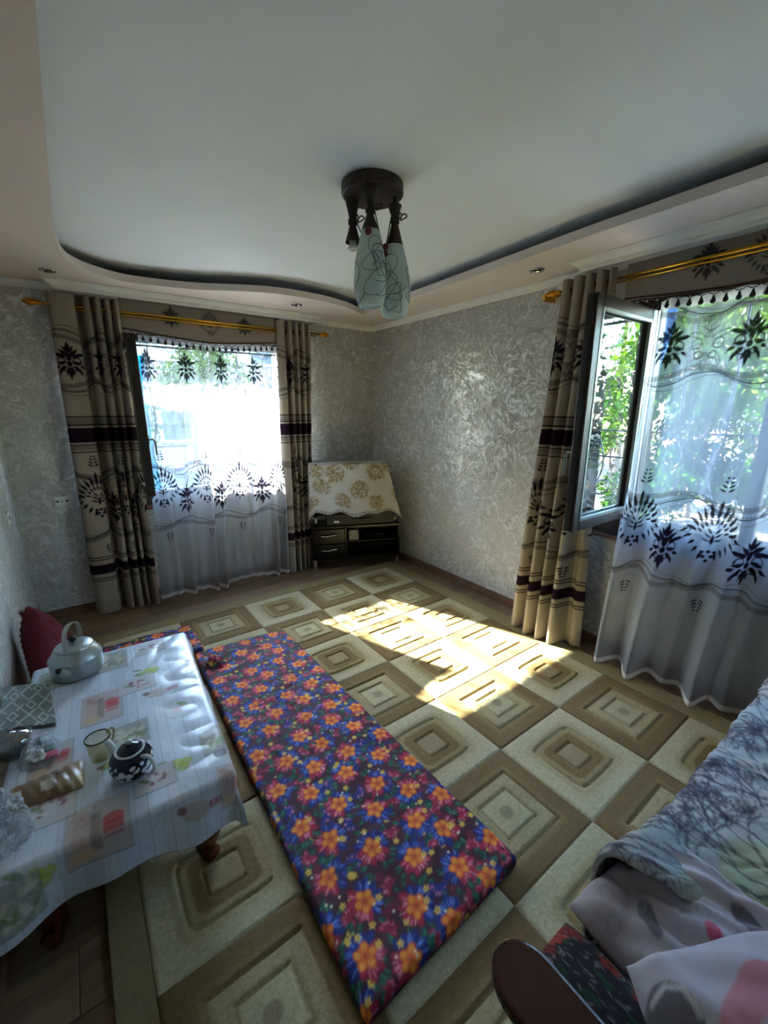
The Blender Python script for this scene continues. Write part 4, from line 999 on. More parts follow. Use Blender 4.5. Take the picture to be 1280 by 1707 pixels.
# ================================================================== CRIMSON CUSHION on the wall side
def cushion():
    n = 90; u, v = np.meshgrid(np.linspace(-1, 1, n), np.linspace(-1, 1, n))
    k = thing('cushion', (-3.06, -1.27, .0), 'crimson basket-knit cushion with a tasselled corner leaning on the wall', 'cushion')
    for sd in (1, -1):
        th = .085 * (np.clip(1 - u ** 4, 0, 1) * np.clip(1 - v ** 4, 0, 1)) ** .5
        wv = .012 * np.abs(np.sin(u * 19 + 1.57 * (np.floor(v * 12) % 2))) * np.abs(np.sin(v * 37.7)) * (1 - np.maximum(np.abs(u), np.abs(v)) ** 6)
        L = .235; pinch = 1 - .10 * (1 - np.abs(u * v))
        a, b, w = u * L * pinch, v * L * pinch, sd * (th + wv)
        # stands on a corner-ish tilt, leaning against the wall
        rot = .62; a2, b2 = a * math.cos(rot) - b * math.sin(rot), a * math.sin(rot) + b * math.cos(rot)
        yy = -1.27 + a2; zz = .285 + b2 * math.cos(.28) + w * math.sin(.28); xx = -3.045 - b2 * math.sin(.28) * .8 + w * math.cos(.28)
        P = np.stack([np.maximum(xx, XL + .004), yy, zz], -1); 
        if sd < 0: P = P[:, ::-1]
        grid('knit_front' if sd > 0 else 'knit_back', P, M['knit'], k)
    b = np.array([-3.130, -1.27 - .02, .572])
    m = MB()
    for i in range(14):
        a = random.Random(i).uniform(-1, 1); c_ = random.Random(i + 50).uniform(-1, 1); m.tube([(b[0], b[1], b[2] - .02), (b[0] + .012 * a, b[1] + .012 * c_, b[2] + .018), (b[0] + .022 * a, b[1] + .03 * c_, b[2] + .03)], .0022, 5)
    m.build('corner_tassel', M['knit'], k)
cushion()

# ================================================================== SOFA AND BEDDING
SX0, SX1, SYF, SYB = -2.20, -.30, -3.72, -4.58
sofa = thing('sofa', ((SX0 + SX1) / 2, (SYF + SYB) / 2, .016), 'sofa with dark mahogany board armrests along the front wall', 'sofa')
MB().box(SX0 + .01, SX1 - .06, SYB + .02, SYF - .01, .12, .30).build('seat_base', M['darkcloth'], sofa, bev=.01)
MB().box(SX0 + .01, SX1 - .06, SYB + .20, SYF, .30, .425).build('seat_cushion', M['darkcloth'], sofa, bev=.03, seg=3)
MB().box(SX0 + .01, SX1 - .06, SYB + .01, SYB + .20, .30, .88).build('backrest', M['darkcloth'], sofa, bev=.04, seg=3)
for xa, xb in ((-2.325, -2.205), (-.37, -.25)):
    xm = (xa + xb) / 2; r = (xb - xa) / 2; tipy = -3.665
    poly = [(xb, SYB + .02)] + [(xm + r * math.cos(t), tipy - r * 1.25 + r * 1.25 * math.sin(t)) for t in np.linspace(0, PI, 15)] + [(xa, SYB + .02)]
    ar = MB().prism(poly, .585, .615).build('armrest', M['mahog'], sofa, bev=.009, seg=3)
    MB().prism([(xm - .022, -3.80), (xm + .022, -3.80), (xm + .022, -3.74), (xm - .022, -3.74)], .016, .585).build('post', M['mahog'], ar, bev=.006)
    MB().box(xm - .02, xm + .02, SYB + .04, SYB + .10, .016, .585).build('post', M['mahog'], ar, bev=.006)
    MB().box(xm - .015, xm + .015, SYB + .1, -3.80, .20, .28).build('rail', M['mahog'], ar, bev=.006)
for x, y in ((SX0 + .06, SYF - .06), (SX1 - .12, SYF - .06), (SX0 + .06, SYB + .08), (SX1 - .12, SYB + .08)):
    MB().lathe([(.022, .016), (.028, .03), (.028, .12)], (x, y, 0), 12).build('leg', M['mahog'], sofa, sm=False)

def branches(c, x, y, a, L, w, d, rnd, col):
    if d == 0 or L < .008: return
    x1, y1 = x + L * math.cos(a), y + L * math.sin(a); c.stroke([(x, y), ((x + x1) / 2 + rnd.uniform(-.1, .1) * L, (y + y1) / 2 + rnd.uniform(-.1, .1) * L), (x1, y1)], w, col, op=.75)
    for k in range(rnd.choice([2, 2, 3])): branches(c, x1, y1, a + rnd.uniform(-.65, .65), L * rnd.uniform(.68, .88), max(.0022, w * .7), d - 1, rnd, col)
def blanket():
    W, H = 1.36, .98
    c = Canvas(W, H, .0055, 'b7b3ac'); rnd = random.Random(4)
    for k in range(60): c.ellipse(rnd.uniform(0, W), rnd.uniform(0, H), rnd.uniform(.08, .2), rnd.uniform(.05, .12), rnd.uniform(0, 3), rnd.choice(['94a5b0', 'bfbfbd', 'a3adb2', 'b5b6b2', 'aca8b0']), op=.5)
    for k in range(10): c.ellipse(rnd.uniform(0, .35), rnd.uniform(.0, .45), .12, .08, rnd.uniform(0, 3), 'a3a878', op=.45)
    for x, y, a, L in ((.10, .35, .6, .12), (.35, .25, 1.0, .13), (.62, .28, .9, .12), (.85, .35, 1.3, .12), (1.1, .3, 1.0, .12), (.2, .6, .3, .10), (.75, .55, .5, .1), (1.1, .62, .8, .1), (.5, .5, 2.0, .1), (.45, .62, .9, .1), (.9, .6, 1.2, .1), (.3, .45, 1.3, .1), (.05, .50, .5, .10), (.18, .30, 1.8, .11), (.60, .42, 1.5, .11), (1.0, .45, 2.0, .11), (.28, .66, 2.2, .09), (1.2, .5, 1.5, .1)):
        branches(c, x, y, a, L, .010, 7, rnd, rnd.choice(['3a3440', '4a4450', '3f3a4c']))
    for k in range(160): c.ring(rnd.uniform(0, W), rnd.uniform(.55, H), rnd.uniform(.006, .014), .003, '8ea2b2', op=.5)
    # x: from the left hem to the wall; y: from seat back to the front edge, then down
    X = c.x[None] + 0 * c.y[:, None]; Y = c.y[:, None] + 0 * X
    top = .63; sm = np.clip((Y - .36) / .30, 0, 1); sm = sm * sm * (3 - 2 * sm); edge = np.exp(-(X / .30) ** 2); xx = -1.715 + X + .015 * np.sin(Y * 9) - .20 * sm * edge; front = np.maximum(Y - top, 0)
    R = .05; t = np.clip(front / (R * PI / 2), 0, 1) * PI / 2; dn = np.maximum(front - R * PI / 2, 0)
    yy = -4.37 + np.minimum(Y, top) + R * np.sin(t) * .9 - .0 * dn; zz = .452 - R * (1 - np.cos(t)) - dn
    wr = .009 * np.sin(X * 16 + 3 * np.sin(Y * 5)) + .003 * np.sin(X * 75 + 6 * np.sin(Y * 21)) + .0025 * np.sin(Y * 90 + 5 * np.sin(X * 30)) + .006 * np.sin((X * .7 + Y) * 34 + 2 * np.sin(X * 9)) + .004 * np.sin((X - Y) * 52)
    wr = wr * (1 - .6 * np.exp(-((Y - top) / .12) ** 2)) + .03 * np.exp(-((X - .02) / .05) ** 2) + .05 * np.exp(-((X - .25) / .22) ** 2 - ((Y - .2) / .25) ** 2)
    zz = zz + np.where(dn > 0, 0, wr * (np.cos(t))) + np.where(dn > 0, .0, .15 * sm * np.exp(-(X / .26) ** 2) * np.cos(t * .45)); yy = yy + np.where(front > 0, wr * .7 * np.sin(t), 0)
    P = np.stack([xx, yy, zz], -1)
    tag(grid('blanket', P, M['blanket'], None, c.a, thick=.010), 'grey-blue fleece blanket printed with bare trees, spread over the sofa seat', 'blanket')
blanket()

def soft_box(name, mat, c, P_of, label, cat, parent=None):
    """closed pillow from a canvas: upper surface + underside"""
    U, V = np.meshgrid(np.linspace(-1, 1, c.nx), np.linspace(-1, 1, c.ny))
    Pt = P_of(U, V, 1); Pb = P_of(U, V, -1)
    P = np.concatenate([Pt, Pb[::-1]], 0); col = np.concatenate([c.a, c.a[::-1]], 0)
    o = grid(name, P, mat, parent, col)
    if not parent: tag(o, label, cat)
    return o

def pillow():
    c = Canvas(.62, .46, .0045, 'c9c4d4')
    c.ellipse(.17, .35, .085, .026, .35, 'd792a4'); c.ellipse(.21, .37, .045, .025, .2, 'd792a4')
    c.leaf(.30, .42, -.55, .30, .055, '6d7079'); c.stroke([(.38, .37), (.43, .335)], .008, 'd5d2dc'); c.stroke([(.455, .32), (.49, .295)], .008, 'd5d2dc'); c.stroke([(.51, .28), (.53, .265)], .008, 'd5d2dc')
    c.ellipse(.035, .36, .040, .050, .3, '77747f'); c.stroke([(.01, .39), (.04, .40), (.065, .385), (.072, .35)], .008, 'd5d2dc')
    c.ellipse(.45, .10, .08, .05, .8, '77747f'); c.ellipse(.10, .10, .07, .04, 1.2, 'd792a4')
    for x, y in ((.22, .20), (.255, .215), (.24, .175)): c.ring(x, y, .022, .003, '9a97a6')
    def f(U, V, s):
        th = .085 * (np.clip(1 - np.abs(U) ** 3.5, 0, 1) * np.clip(1 - np.abs(V) ** 3.5, 0, 1)) ** .5
        wr = .006 * np.sin(U * 9 + V * 6) * np.sin(V * 11) + .010 * np.exp(-((U + .55 + .3 * V) / .08) ** 2)
        a, b = U * .30 * (1 - .06 * V * V), V * .225 * (1 - .06 * U * U)
        ro = -.52; x = -1.945 + a * math.cos(ro) - b * math.sin(ro); y = -4.15 + a * math.sin(ro) + b * math.cos(ro)
        z = .56 + s * th + (wr if s > 0 else 0) * np.clip(th / .03, 0, 1) + .03 * V
        return np.stack([x, y, z], -1)
    soft_box('pillow', M['sheet'], c, f, 'lilac-white pillow with grey leaves and pink shapes on the sofa', 'pillow')
pillow()

def duvet():
    c = Canvas(.50, .60, .0045, 'b9b2ba')
    rnd = random.Random(12)
    for x, y, a, b, an, cl in ((.12, .45, .05, .022, .8, '77747f'), (.30, .50, .045, .02, .3, 'cf8d9e'), (.36, .30, .08, .03, 1.2, '6f6d78'), (.10, .20, .06, .024, 2.2, '77747f'), (.24, .36, .03, .018, .5, 'c65a76'), (.42, .52, .05, .02, 2, '77747f'), (.25, .12, .06, .02, .4, 'cf8d9e')): c.ellipse(x, y, a, b, an, cl)
    for k in range(10): c.ring(rnd.uniform(0, .5), rnd.uniform(0, .6), .015, .003, '9a97a6')
    def f(U, V, s):
        th = .055 * (np.clip(1 - np.abs(U) ** 5, 0, 1) * np.clip(1 - np.abs(V) ** 5, 0, 1)) ** .5
        wr = .014 * np.abs(np.sin(U * 5 + 2.5 * V + 1.2 * np.sin(V * 4))) + .012 * np.abs(np.sin(V * 7 - U * 3)) + .006 * np.sin(U * 17 + V * 13)
        x = -1.865 + U * .165 + .03 * V; y = -3.955 + V * .255 - .03 * U
        z = .492 + s * th + (wr * np.clip(th / .03, 0, 1) if s > 0 else 0) + .015 * U
        return np.stack([x, y, z], -1)
    soft_box('duvet', M['sheet'], c, f, 'rumpled lilac duvet with grey and pink print beside the fleece blanket', 'duvet')
duvet()

def floral_cushion():
    c = Canvas(.32, .32, .004, '1d1b26'); rnd = random.Random(2)
    for k in range(160): c.leaf(rnd.uniform(0, .32), rnd.uniform(0, .32), rnd.uniform(0, 6.28), .02, .0022, rnd.choice(['8a8a94', '5c5c68', 'a0a0a8']), op=.8)
    for k in range(40): c.leaf(rnd.uniform(0, .32), rnd.uniform(0, .32), rnd.uniform(0, 6.28), .035, .009, rnd.choice(['1e4a34', '17402c']))
    for k in range(22):
        x, y = rnd.uniform(0, .32), rnd.uniform(0, .32); flower(c, x, y, .026, 5, rnd.choice(['8f2a22', 'a83a26', '7c1c24']), '3a1014', rnd.uniform(0, 3))
    def f(U, V, s):
        th = .07 * (np.clip(1 - np.abs(U) ** 3.5, 0, 1) * np.clip(1 - np.abs(V) ** 3.5, 0, 1)) ** .5
        x = -2.112 + U * .075 + .0 * V; y = -3.84 + V * .155; z = .475 + s * th * .8 + .0 * U
        return np.stack([x, y, z], -1)
    soft_box('cushion', M['sheet'], c, f, 'small black cushion with red flowers squeezed against the wooden armrest', 'cushion')
floral_cushion()

# ================================================================== TELEVISION CORNER
tu, tv_, to_ = np.array([.9046, -.4262]), np.array([.4262, .9046]), np.array([-.975, -.289])
def tvp(a, d, z): q = to_ + tu * a + tv_ * d; return (q[0], q[1], z)
xtv = lambda p: tvp(*p)
cab = thing('tv_cabinet', tvp(.46, .15, 0), 'black lacquered corner television cabinet with chrome feet and drawer handles', 'cabinet')
DP = .29
m = MB(); m.box(0, .92, 0, DP, .10, .125, xtv).box(0, .92, 0, DP, .435, .46, xtv).box(0, .02, .0, DP, .125, .435, xtv).box(.90, .92, 0, DP, .125, .435, xtv).box(.34, .36, 0, DP, .125, .435, xtv).box(.02, .90, DP - .01, DP, .125, .435, xtv).build('body', M['black'], cab, bev=.003)
for z0, z1 in ((.13, .272), (.277, .43)):
    d = MB().box(.022, .338, -.012, .25, z0, z1, xtv).build('drawer', M['black'], cab, bev=.003)
    zc = (z0 + z1) / 2 + .015
    MB().tube([xtv((.10, -.012, zc)), xtv((.10, -.034, zc)), xtv((.16, -.040, zc - .005)), xtv((.23, -.038, zc + .008)), xtv((.255, -.034, zc + .010)), xtv((.255, -.012, zc + .010))], .006, 8).build('handle', M['chrome'], d, sm=True)
MB().box(.36, .90, .02, DP - .01, .28, .292, xtv).build('shelf', M['black'], cab, bev=.002)
m = MB().box(.0, .92, -.01, DP, .575, .598, xtv).build('upper_deck', M['black'], cab, bev=.004)
for a, d in ((.05, .03), (.87, .03), (.05, DP - .04), (.87, DP - .04)):
    MB().tube([xtv((a, d, .46)), xtv((a, d, .575))], .014, 12).build('chrome_post', M['chrome'], cab, sm=True)
for a, d in ((.03, .03), (.89, .03), (.03, DP - .03), (.89, DP - .03)):
    MB().box(a - .018, a + .018, d - .018, d + .018, 0.0, .10, xtv).build('foot', M['chrome'], cab, bev=.003)
k = thing('dvd_player', tvp(.52, .14, .46), 'flat black player with a curved front grip under the television', 'player')
MB().box(.16, .86, .02, .26, .465, .57, xtv).build('casing', M['blackmat'], k, bev=.004)
MB().tube([xtv((a, .015 - .012 * math.sin(PI * (a - .42) / .2), .535 - .012 * math.sin(PI * (a - .42) / .2))) for a in np.linspace(.42, .62, 9)], .006, 6).build('grip', plain('dark_grey_plastic', '2c2e30', .4), k, sm=True)
MB().box(.23, .285, .005, .02, .492, .512, xtv).build('badge', M['white'], k, bev=.004)
tag(MB().box(.385, .485, .03, .05, .295, .40, xtv).build('boxed_adapter', plain('printed_card', '8d8b74', .6, var=.5, scale=60), bev=.003), 'small yellowish card box standing on the cabinet shelf', 'box')
tag(MB().tube([xtv(p) for p in spline([(.30, .01, .43), (.36, -.02, .45), (.43, .0, .452), (.47, .03, .40), (.50, .05, .32), (.60, .08, .305), (.72, .06, .30)], 6)], .004, 6).build('cable', M['blackmat'], sm=True), 'black cable looping down into the cabinet shelf', 'cable')
tag(MB().tube([xtv(p) for p in spline([(.56, .09, .296), (.62, .14, .312), (.70, .09, .318), (.78, .10, .312), (.74, .15, .312), (.66, .13, .318)], 6)], .006, 6).build('cable', M['blackmat'], sm=True), 'coiled black cable lying on the cabinet shelf', 'cable')
k = thing('television', tvp(.42, .14, .598), 'box television hidden under an embroidered cloth', 'television')
MB().box(.03, .745, .03, .26, .62, 1.075, xtv).build('housing', M['blackmat'], k, bev=.02)
MB().box(.08, .70, .022, .03, .67, 1.03, xtv).build('screen', M['black'], k, bev=.004)
MB().box(.20, .58, .06, .24, .598, .62, xtv).build('base', M['blackmat'], k, bev=.004)

def tv_cloth():
    c = Canvas(1.55, .86, .006, 'b3b0a9'); rnd = random.Random(3)
    def medal(x, y, r):
        for q in range(170):
            a = rnd.uniform(0, 6.28); d = r * math.sqrt(rnd.random()); c.ellipse(x + d * math.cos(a), y + d * math.sin(a) * 1.05, r * .12, r * .08, rnd.uniform(0, 3), rnd.choice(['85734f', '978666', '6f5f42', 'a99b7c']))
        c.ring(x, y, r * 1.18, .006, 'a59a80', op=.6)
        for a in range(8): c.leaf(x + r * math.cos(a * .785), y + r * math.sin(a * .785), a * .785, r * .5, r * .12, 'a8a49a', op=.7)
    for x, y, r in ((.30 + .42, .86 - .30, .085), (.30 + .12, .30, .08), (.30 + .25, .86 - .43, .095), (.30 + .66, .86 - .43, .085), (.30 + .47, .26, .085), (.30 + .12, .80, .08), (.30 + .76, .80, .08), (.30 + .85, .22, .085), (.30 + .98, .40, .07), (.12, .35, .08), (.30 + .47, .62, .09), (.30 + .08, .46, .07), (.30 + .60, .12, .07), (.30 + .30, .14, .07), (.30 + .02, .13, .06), (.30 + .80, .52, .07)): medal(x, y, r)
    # small dark spire print
    c.leaf(.30 + .07, .60 - .08, PI / 2, .055, .014, '1c1c22')
    # lace edge
    X, Y = np.meshgrid(c.x, c.y); lace = (Y < .035) | ((X > .27) & (X < .31) & (Y < .50)) * 1
    lc = (np.sin(X * 220) * np.sin(Y * 220) > .2) & (lace > 0); c.a[lc, :3] = np.array(lin('4a4b4e'))
    # geometry: columns left side .30 | front .80 | right side .45 ; rows bottom .52 front | top .34
    s = c.x; t = c.y; P = np.zeros((c.ny, c.nx, 3))
    for j, y in enumerate(t):
        h = .52; top = y > h; fz = np.clip(y / h, 0, 1)
        ztop = 1.088; d_top = (y - h) if top else 0.0
        a_r = .775 + (1 - fz) * .150; 
        sl = np.clip((.30 - s) / .30, 0, 1); sf = np.clip((s - .30) / .80, 0, 1); sr = np.clip((s - 1.10) / .45, 0, 1)
        zbot = .595 + .020 * np.sin(sf * 9) + .015 * np.sin(sf * 23) - .05 * np.clip((sf - .72) / .28, 0, 1) ** 2 - .045 * np.clip((.06 - sf) / .06, 0, 1) + .02 * sl
        z = zbot + (ztop - zbot) * fz + .012 * math.sin(min(1, d_top / .26) * PI)
        w = 1 - fz
        a = 0.0 + a_r * sf - .012 * w; dd = -.012 - .05 * w * np.sin(sf * 7 + .5) ** 2 * (sf > 0) - .035 * w * sf + 0 * s
        if not top:
            dd = dd + sl * .26 + sr * (.25 - .0) * 1.0 ; a = a - sl * .02 * w + sr * (.0) - sr * .05 * w
            a = np.where(sl > 0, np.maximum(a, -.02), a)
        else:
            dd = d_top * .26 / .34 + 0 * s - .012 * (1 - d_top / .34)
        P[j, :, 0], P[j, :, 1], P[j, :, 2] = a, dd, z
    W3 = np.stack([to_[0] + tu[0] * P[..., 0] + tv_[0] * P[..., 1], to_[1] + tu[1] * P[..., 0] + tv_[1] * P[..., 1], P[..., 2]], -1)
    W3[..., 0] = np.minimum(W3[..., 0], -.012); W3[..., 1] = np.minimum(W3[..., 1], -.012)
    tag(grid('television_cover', W3, M['embro'], None, c.a, thick=.003), 'cream cloth with gold medallions and lace hem draped over the television', 'cloth')
tv_cloth()

# ================================================================== CEILING LAMP AND SPOTS
LC = np.array([-1.57, -2.255]); ld, lr = np.array([.573, .82]), np.array([.82, -.573])
lamp = thing('ceiling_lamp', (LC[0], LC[1], ZC), 'three-arm bronze pendant lamp with two scribbled frosted bottle shades', 'lamp')
MB().lathe([(.132, 0), (.137, -.006), (.137, -.040), (.132, -.047), (.001, -.050)], (*LC, ZC - .0005), 48).build('canopy', M['bronze'], lamp, sm=False, bev=.003)
def pend(q, ztop, zwaist, zbot, glass_end, rt_, rb, seed):
    q = np.array(q)
    MB().tube([(*q, ZC - .05), (*q, ztop)], .0035, 8).build('cord', M['blackmat'], lamp)
    MB().lathe([(.010, .0), (.010, -.03), (.006, -.034)], (*q, ZC - .05), 12).build('cord_grip', M['blackmat'], lamp, sm=True)
    H = ztop - zwaist; B = zwaist - zbot
    soc = MB().lathe([(.001, ztop), (rt_, ztop), (rt_ * .98, ztop - .004), (.0145, zwaist + .012), (.0135, zwaist), (.0145, zwaist - .012), (rb, zbot), (rb - .003, zbot), (.012, zwaist - .02)], (*q, 0), 24).build('socket_cone', M['bronze'], lamp, sm=False)
    m = MB()
    for k in range(3): m.tube([(q[0] + .0175 * math.cos(a), q[1] + .0175 * math.sin(a), zwaist - .008 + .008 * k + .003 * math.sin(a)) for a in np.linspace(0, 2 * PI, 14)[:-1]], .0042, 6, closed=True)
    side = lr * .018 - ld * .012
    for s in (-1, 1):
        m.tube(spline([(q[0] + side[0], q[1] + side[1], zwaist), (q[0] + side[0] * 1.6 + s * .012, q[1] + side[1] * 1.6, zwaist + .022), (q[0] + side[0] * 2.2 + s * .016, q[1] + side[1] * 2.2, zwaist + .010), (q[0] + side[0] * 1.4, q[1] + side[1] * 1.4, zwaist - .006)], 5), .0028, 6)
    m.build('rope_tie', M['rope'], soc, sm=True)
    return q
def shade(q, z0, z1, seed):
    L = z0 - z1; prof = spline([(.037, 0, 0), (.046, -.10, 0), (.060, -.28, 0), (.0715, -.52, 0), (.0735, -.68, 0), (.068, -.84, 0), (.0535, -1.0, 0)], 6)[:, :2]
    rad = lambda h: float(np.interp(h, -prof[:, 1], prof[:, 0]))
    o = MB().lathe([(r, y * L) for r, y in prof] + [(prof[-1][0] - .004, -L + .002), (prof[-1][0] - .002, -L + .02)] + [(r - .004, y * L) for r, y in prof[::-1][3:]], (*q, z0), 40).build('shade', M['shade'], lamp, sm=True)
    rnd = random.Random(seed)
    for k in range(12):
        th0 = rnd.uniform(0, 6.28) if k > 3 else math.atan2(-ld[1], -ld[0]) + rnd.uniform(-1.2, 1.2); h0 = rnd.uniform(.35, .75); ra = rnd.uniform(.45, .8); rh = rnd.uniform(.12, .24); tw = rnd.uniform(-.5, .5); pts = []
        for t in np.linspace(0, 2 * PI * 1.15, 34):
            a = th0 + ra * math.sin(t) + tw * math.sin(t * .5) + .25 * math.sin(2 * t + k); h = min(.97, max(.06, h0 + rh * math.cos(t) + .10 * math.sin(t * .5 + k)))
            r = rad(h) + .0006; pts.append((q[0] + r * math.cos(a), q[1] + r * math.sin(a), z0 - h * L))
        MB().tube(pts, .0011, 5).build('scribble', M['wire'], o, sm=True)
    return o
qa = pend((-1.627, -2.179), 2.530, 2.447, 2.365, None, .031, .036, 1)
MB().lathe([(.017, 2.385), (.018, 2.345), (.026, 2.343), (.027, 2.338), (.018, 2.334), (.012, 2.333), (.012, 2.36)], (*qa, 0), 20).build('lamp_holder', M['white'], lamp, sm=True)
qb = pend((-1.627, -2.319), 2.525, 2.450, 2.373, 0, .034, .0385, 2); shade(qb, 2.374, 2.069, 5)
qc = pend((-1.488, -2.312), 2.504, 2.445, 2.344, 0, .031, .0385, 3); shade(qc, 2.345, 2.046, 9)
def beadcord(p0, p1, name='bead'):
    co_ = MB().tube(spline([p0, tuple((np.array(p0) + np.array(p1)) / 2 + np.array([0, 0, -.004])), p1], 4), .0024, 6).build('bead_cord', M['rope'], lamp, sm=True)
    MB().ball(p1, .0155, n=12, m=8).build('bead', M['bead'], co_, sm=True)
fb = -ld * .045
beadcord((qb[0] + fb[0] * .5, qb[1] + fb[1] * .5, 2.45), (qb[0] + fb[0] * 1.15 - .01, qb[1] + fb[1] * 1.15, 2.352))
beadcord((qb[0] + lr[0] * .02, qb[1] + lr[1] * .02, 2.45), (qc[0] - lr[0] * .052 - ld[0] * .03, qc[1] - lr[1] * .052 - ld[1] * .03, 2.318))
beadcord((qc[0] - lr[0] * .02, qc[1] - lr[1] * .02, 2.44), (qc[0] - lr[0] * .047 - ld[0] * .045, qc[1] - lr[1] * .047 - ld[1] * .045, 2.300))
beadcord((qc[0] - lr[0] * .02, qc[1] - lr[1] * .02, 2.445), (qc[0] - lr[0] * .042 - ld[0] * .02, qc[1] - lr[1] * .042 - ld[1] * .02, 2.332))
beadcord((qa[0] + lr[0] * .02, qa[1] + lr[1] * .02, 2.447), (qb[0] - lr[0] * .030 + ld[0] * .05, qb[1] - lr[1] * .03 + ld[1] * .05, 2.365))

for x, y, lb in ((-2.77, -.392, 'small chrome recessed spotlight in the soffit above the left drape'), (-1.116, -.483, 'small chrome recessed spotlight in the soffit above the television cabinet drape'), (-.284, -2.217, 'small chrome recessed spotlight in the soffit by the right window')):
    s = thing('spotlight', (x, y, ZS), lb, 'spotlight', 'recessed ceiling spotlights')
    MB().lathe([(.030, -.001), (.046, -.001), (.047, -.005), (.043, -.009), (.031, -.006), (.030, -.001)], (x, y, ZS), 28).build('ring', M['chrome'], s, sm=True)
    MB().lathe([(.030, -.003), (.024, .0005), (.010, -.004), (.001, -.005)], (x, y, ZS), 20).build('bulb', M['bronze'], s, sm=True)

# wall sockets
def socket(p, wx, hz, face, label):
    s = thing('wall_socket', p, label, 'socket'); x, y, z = p
    if face == 'back':
        MB().box(x - wx / 2, x + wx / 2, -.011, -.0005, z - hz / 2, z + hz / 2).build('plate', M['white'], s, bev=.004)
        for k in (-1, 0, 1): MB().box(x + k * wx * .33 - wx * (.11 if k else .03), x + k * wx * .33 + wx * (.11 if k else .03), -.0125, -.009, z - .006, z + .006).build('slot', M['blackmat'], s)
    else:
        MB().box(XL + .0005, XL + .011, y - wx / 2, y + wx / 2, z - hz / 2, z + hz / 2).build('plate', M['white'], s, bev=.004)
        MB().box(XL + .009, XL + .0125, y - .012, y + .012, z - .012, z + .012).build('slot', M['blackmat'], s)
socket((-2.921, -.006, .935), .095, .075, 'back', 'white plastic wall socket with three dark slots beside the left drape')
socket((XL + .006, -.545, .955), .08, .08, 'left', 'white plastic wall socket on the left wall near the corner')

# ================================================================== OUTSIDE
def tarp_mat():
    m, nt, p, o = new_mat('blue_tarpaulin'); nt.nodes.remove(p); L = nt.links
    tc = nt.nodes.new('ShaderNodeTexCoord'); n = nt.nodes.new('ShaderNodeTexNoise'); n.inputs['Scale'].default_value = 9; n.inputs['Detail'].default_value = 4
    r = nt.nodes.new('ShaderNodeValToRGB'); r.color_ramp.elements[0].position = .35; r.color_ramp.elements[1].position = .65
    r.color_ramp.elements[0].color = (*lin('055f80'), 1); r.color_ramp.elements[1].color = (*lin('0a7f9e'), 1)
    L.new(tc.outputs['Object'], n.inputs['Vector']); L.new(n.outputs['Fac'], r.inputs['Fac'])
    d = nt.nodes.new('ShaderNodeBsdfDiffuse'); t = nt.nodes.new('ShaderNodeBsdfTranslucent'); mx = nt.nodes.new('ShaderNodeMixShader'); mx.inputs[0].default_value = .5
    L.new(r.outputs[0], d.inputs[0]); L.new(r.outputs[0], t.inputs[0]); L.new(d.outputs[0], mx.inputs[1]); L.new(t.outputs[0], mx.inputs[2]); L.new(mx.outputs[0], o.inputs[0]); return m
M['tarp'] = tarp_mat()
a, z = np.meshgrid(np.linspace(-3.6, -2.15, 40), np.linspace(-.29, 2.10, 50))
P = np.stack([a + .015 * np.sin(z * 3), .60 + .035 * np.sin(a * 9 + z * 1.5) + .02 * np.sin(z * 6 + a * 3), z], -1)
tag(grid('tarpaulin', P, M['tarp'], None, None, thick=.002), 'cyan tarpaulin hanging outside the back window', 'tarpaulin')
a, z = np.meshgrid(np.linspace(0, 1, 12), np.linspace(0, 1, 40))
M['tarp2'] = plain('deep_blue_tarpaulin', '1f6fb0', .6, var=.15)
P = np.stack([.52 + .02 * np.sin(z * 9 + a * 3), -2.64 - (.03 + .10 * z) * a, 1.72 + .75 * z], -1)
tag(grid('blue_strap', P, M['tarp2'], None, None, thick=.003), 'twisted deep blue cloth strip hanging outside the right window', 'cloth strip')

def grille(label, O, back):
    xf = (lambda p: (p[0], .40, p[1])) if back else (lambda p: (.40, p[0], p[1]))
    a0, a1, z0, z1 = O; g = thing('window_grille', xf(((a0 + a1) / 2, z0)), label, 'grille')
    r = .0065
    fr = MB()
    for z in (z0 + .04, z1 - .04): fr.tube([xf((a0, z)), xf((a1, z))], .009, 6)
    fr.build('frame_bar', M['iron'], g)
    for z in (1.47, 1.28): MB().tube([xf((a0, z)), xf((a1, z))], r, 6).build('cross_bar', M['iron'], g)
    n = max(4, int((a1 - a0) / .24))
    for i in range(n):
        a = a0 + (a1 - a0) * (i + .5) / n; s = 1 if i % 2 else -1
        pts = [(a, z1 - .04), (a, 1.85), (a, 1.5), (a + s * .005, 1.42), (a + s * .045, 1.30), (a + s * .05, 1.18), (a + s * .005, 1.05), (a - s * .05, .95), (a - s * .06, z0 + .04)]
        MB().tube([xf(p) for p in spline([(p[0], p[1], 0) for p in pts], 4)[:, :2]], r, 6).build('bar', M['iron'], g, sm=True)
        # C-scroll near the bottom and a curl higher up
        for (cx, cz, R, s2) in ((a + .06, 1.06, .055, 1), (a - .06, 1.06, .055, -1)):
            sp = [(cx + s2 * R * (1 - .16 * t) * math.cos(t), cz + R * (1 - .16 * t) * math.sin(t)) for t in np.linspace(-PI * .9, PI * .9, 18)]
            MB().tube([xf(p) for p in sp], r * .8, 5).build('scroll', M['iron'], g, sm=True)
        cx, cz = a + s * .075, 1.80; sp = [(cx + .05 * (1 - .13 * t) * math.cos(t * s), cz + .05 * (1 - .13 * t) * math.sin(t)) for t in np.linspace(0, 5.2, 18)]
        MB().tube([xf(p) for p in [(a, 1.55), (a + s * .05, 1.68), (cx + .04, cz - .03)]] + [xf(p) for p in sp], r * .8, 5).build('scroll', M['iron'], g, sm=True)
    return g
grille('black wrought iron grille with scrolls outside the back window', BO, True)
